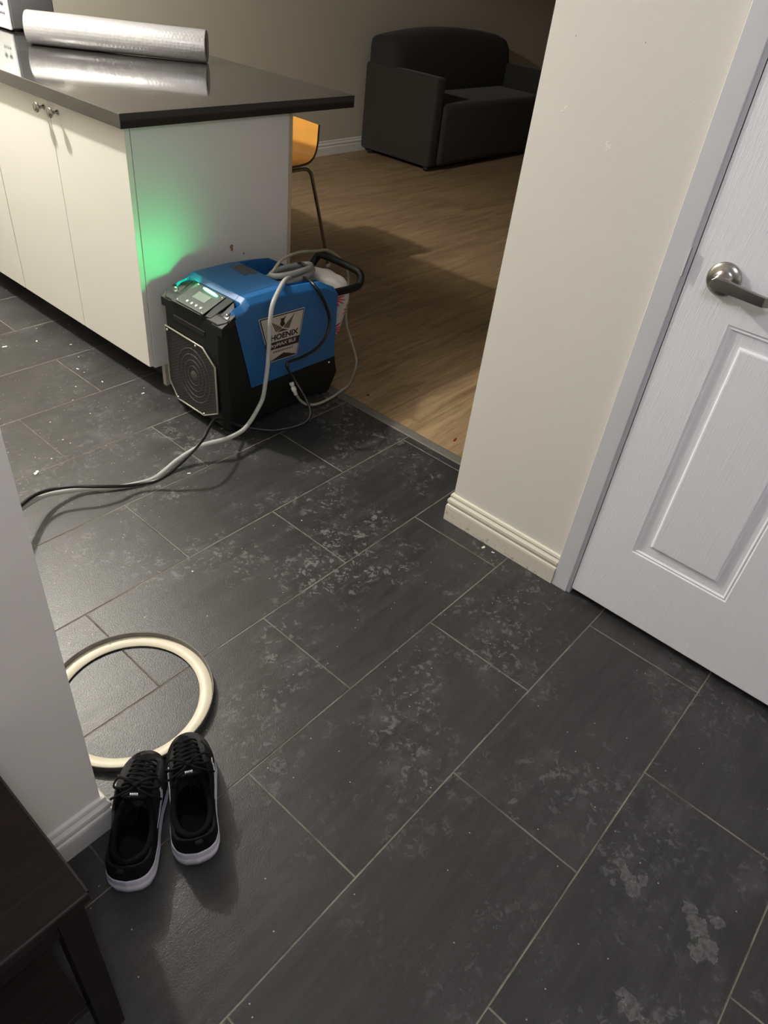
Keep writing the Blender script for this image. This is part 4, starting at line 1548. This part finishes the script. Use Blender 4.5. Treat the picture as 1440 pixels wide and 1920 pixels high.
    part('laces', (bm.transform(mat4), bm)[1], M['lace'], root, smooth=True)
    bm = bmesh.new()
    zb = crest(0.152) + 0.015
    for sg in (1, -1):
        loop = [(0.152, 0, zb), (0.160, sg * 0.014, zb + 0.006), (0.170, sg * 0.034, zb - 0.002), (0.160, sg * 0.042, zb - 0.013), (0.150, sg * 0.030, zb - 0.006), (0.150, sg * 0.010, zb + 0.001)]
        tube(bm, smoothpath(loop, 6), 0.0030, 8, flat=0.6)
        end = [(0.152, 0, zb), (0.140, sg * 0.014, zb), (0.136, sg * 0.034, zb - 0.012), (0.142, sg * 0.046, zb - 0.030)]
        tube(bm, smoothpath(end, 6), 0.0026, 8, flat=0.6)
    lathe(bm, [(0, 0.004), (0.005, 0.002), (0.006, -0.002), (0, -0.004)], (0.152, 0, zb + 0.002), (0, 0, 1), 12)
    part('lace_bow', (bm.transform(mat4), bm)[1], M['lace'], root, smooth=True)
    # white dashes on the tongue and heel tab
    bm = bmesh.new()
    for k in range(5):
        box(bm, 0.1315, 0.1350, -0.008 + k * 0.0030, -0.0062 + k * 0.0030, crest(0.15) + 0.0125, crest(0.15) + 0.0175)
    bm.transform(mat4)
    part('tongue_print', bm, M['shoeprint'], tg)
    bm = RB(-0.004, 0.006, -0.007, 0.007, 0.070, 0.088, 0.002, seg=2)
    bm.transform(mat4)
    part('heel_tab', bm, M['tongue'], root, smooth=True)
    # tick-shaped logo outline, outer and inner side
    for side in (1, -1):
        pts = []
        tick = [(0.176, 0.060), (0.170, 0.064), (0.172, 0.072), (0.180, 0.074), (0.174, 0.068), (0.165, 0.058), (0.150, 0.052), (0.128, 0.050), (0.100, 0.052), (0.128, 0.0455), (0.150, 0.0445), (0.166, 0.049), (0.176, 0.060)]
        for (x, z) in tick:
            w = interp(xo, wo if side > 0 else wi, x)
            bend = 0.010 * sin(pi * min(1, max(0, (x - 0.08) / 0.2)) * 0.5) - 0.005
            fr = (z - 0.03) / 0.06
            pts.append(Vector((x, side * (w * (1.020 - 0.20 * max(0.0, fr) ** 1.5)) + bend, z)))
        bm = bmesh.new()
        tube(bm, smoothpath(pts, 4), 0.0011, 6)
        bm.transform(mat4)
        part('tick_logo', bm, M['shoeprint'], up, smooth=True)
    return root


shoe(1, (-0.1880, -1.857), radians(45.0), 'left black running shoe with white sole, close to the wall corner')
shoe(-1, (-0.0640, -1.911), radians(60.0), 'right black running shoe with white sole, farther from the wall corner')

# ================================================================== SHOE BENCH
tb = thing('side_table', (-0.65, -1.88, 0), 'dark walnut low table in the bottom left corner beside the baseboard', 'table')
TX, TY0, TY1, TZ = -0.288, -2.027, -1.742, 0.450
part('tabletop', BX(-1.25, TX, TY0, TY1, TZ - 0.022, TZ), M['walnut'], tb, bevel=0.002)
part('edge_band', (lambda b: (box(b, -1.25, TX + 0.0006, TY0 - 0.0006, TY0 + 0.002, TZ - 0.004, TZ + 0.0004), box(b, TX - 0.002, TX + 0.0006, TY0, TY1, TZ - 0.004, TZ + 0.0004), b)[2])(bmesh.new()), M['walnut_edge'], tb)
for x in (-1.235, -0.330):
    for y in (-2.020, -1.785):
        part('leg', BX(x, x + 0.034, y, y + 0.034, 0, TZ - 0.022), M['walnut'], tb, bevel=0.001)
part('lower_shelf', BX(-1.20, -0.3335, -2.012, -1.76, 0.118, 0.136), M['walnut'], tb, bevel=0.001)
part('apron', BX(-1.20, -0.331, -2.016, -2.000, TZ - 0.070, TZ - 0.0225), M['walnut'], tb)

# ================================================================== DEBRIS
chips = [(0.633, 0.199, 0.010), (0.749, 0.176, 0.006), (0.835, 0.077, 0.005), (0.320, -0.612, 0.012), (0.751, -0.112, 0.006), (0.832, -0.408, 0.007), (0.769, -0.249, 0.005), (0.660, -0.906, 0.006)]
first = None
for i, (x, y, r) in enumerate(chips):
    if first is None:
        bm = bmesh.new()
        outl_ = [(1, 0.1), (0.6, 0.5), (0.1, 0.35), (-0.3, 0.7), (-0.9, 0.3), (-0.7, -0.3), (-0.1, -0.25), (0.3, -0.6), (0.8, -0.35)]
        prism(bm, outl_, 0.0, 0.22, 'z')
        first = obj('plaster_chip', bm, M['whitechip'])
        c = first
    else:
        c = first.copy()
        COL.objects.link(c)
    c.location = (x, y, 0.0003)
    c.rotation_euler = (0, 0, i * 1.3)
    c.scale = (r, r * 0.8, r)
    tag(c, 'tiny white plaster chip lying on the dark tiles near the cabinets', 'debris', 'white plaster chips on the tiles')
for i, (x, y) in enumerate(((1.078, -1.753), (1.082, -1.785))):
    c = first.copy()
    COL.objects.link(c)
    c.location = (x, y, 0.0003)
    c.rotation_euler = (0, 0, i * 2.1)
    c.scale = (0.007 - 0.002 * i,) * 3
    tag(c, 'white paint crumb on the tile at the foot of the right baseboard', 'debris', 'paint crumbs at the baseboard')
bm = bmesh.new()
prism(bm, [(-0.013, -0.003), (-0.004, -0.006), (0.004, -0.001), (0.013, 0.002), (0.006, 0.005), (0.001, 0.004), (-0.006, 0.003)], 0, 0.002, 'z')
o = obj('red_scrap', bm, M['redpaper'])
o.location = (1.484, -1.342, 0.0003)
tag(o, 'small red scrap on the wood floor by the threshold', 'debris')
bm = bmesh.new()
prism(bm, [(-0.005, -0.003), (0.003, -0.004), (0.006, 0.002), (0.0, 0.005), (-0.004, 0.002)], 0, 0.002, 'z')
o = obj('dark_crumb', bm, M['ink'])
o.location = (1.472, -0.930, 0.0003)
tag(o, 'dark crumb on the wood floor beside the dehumidifier', 'debris')
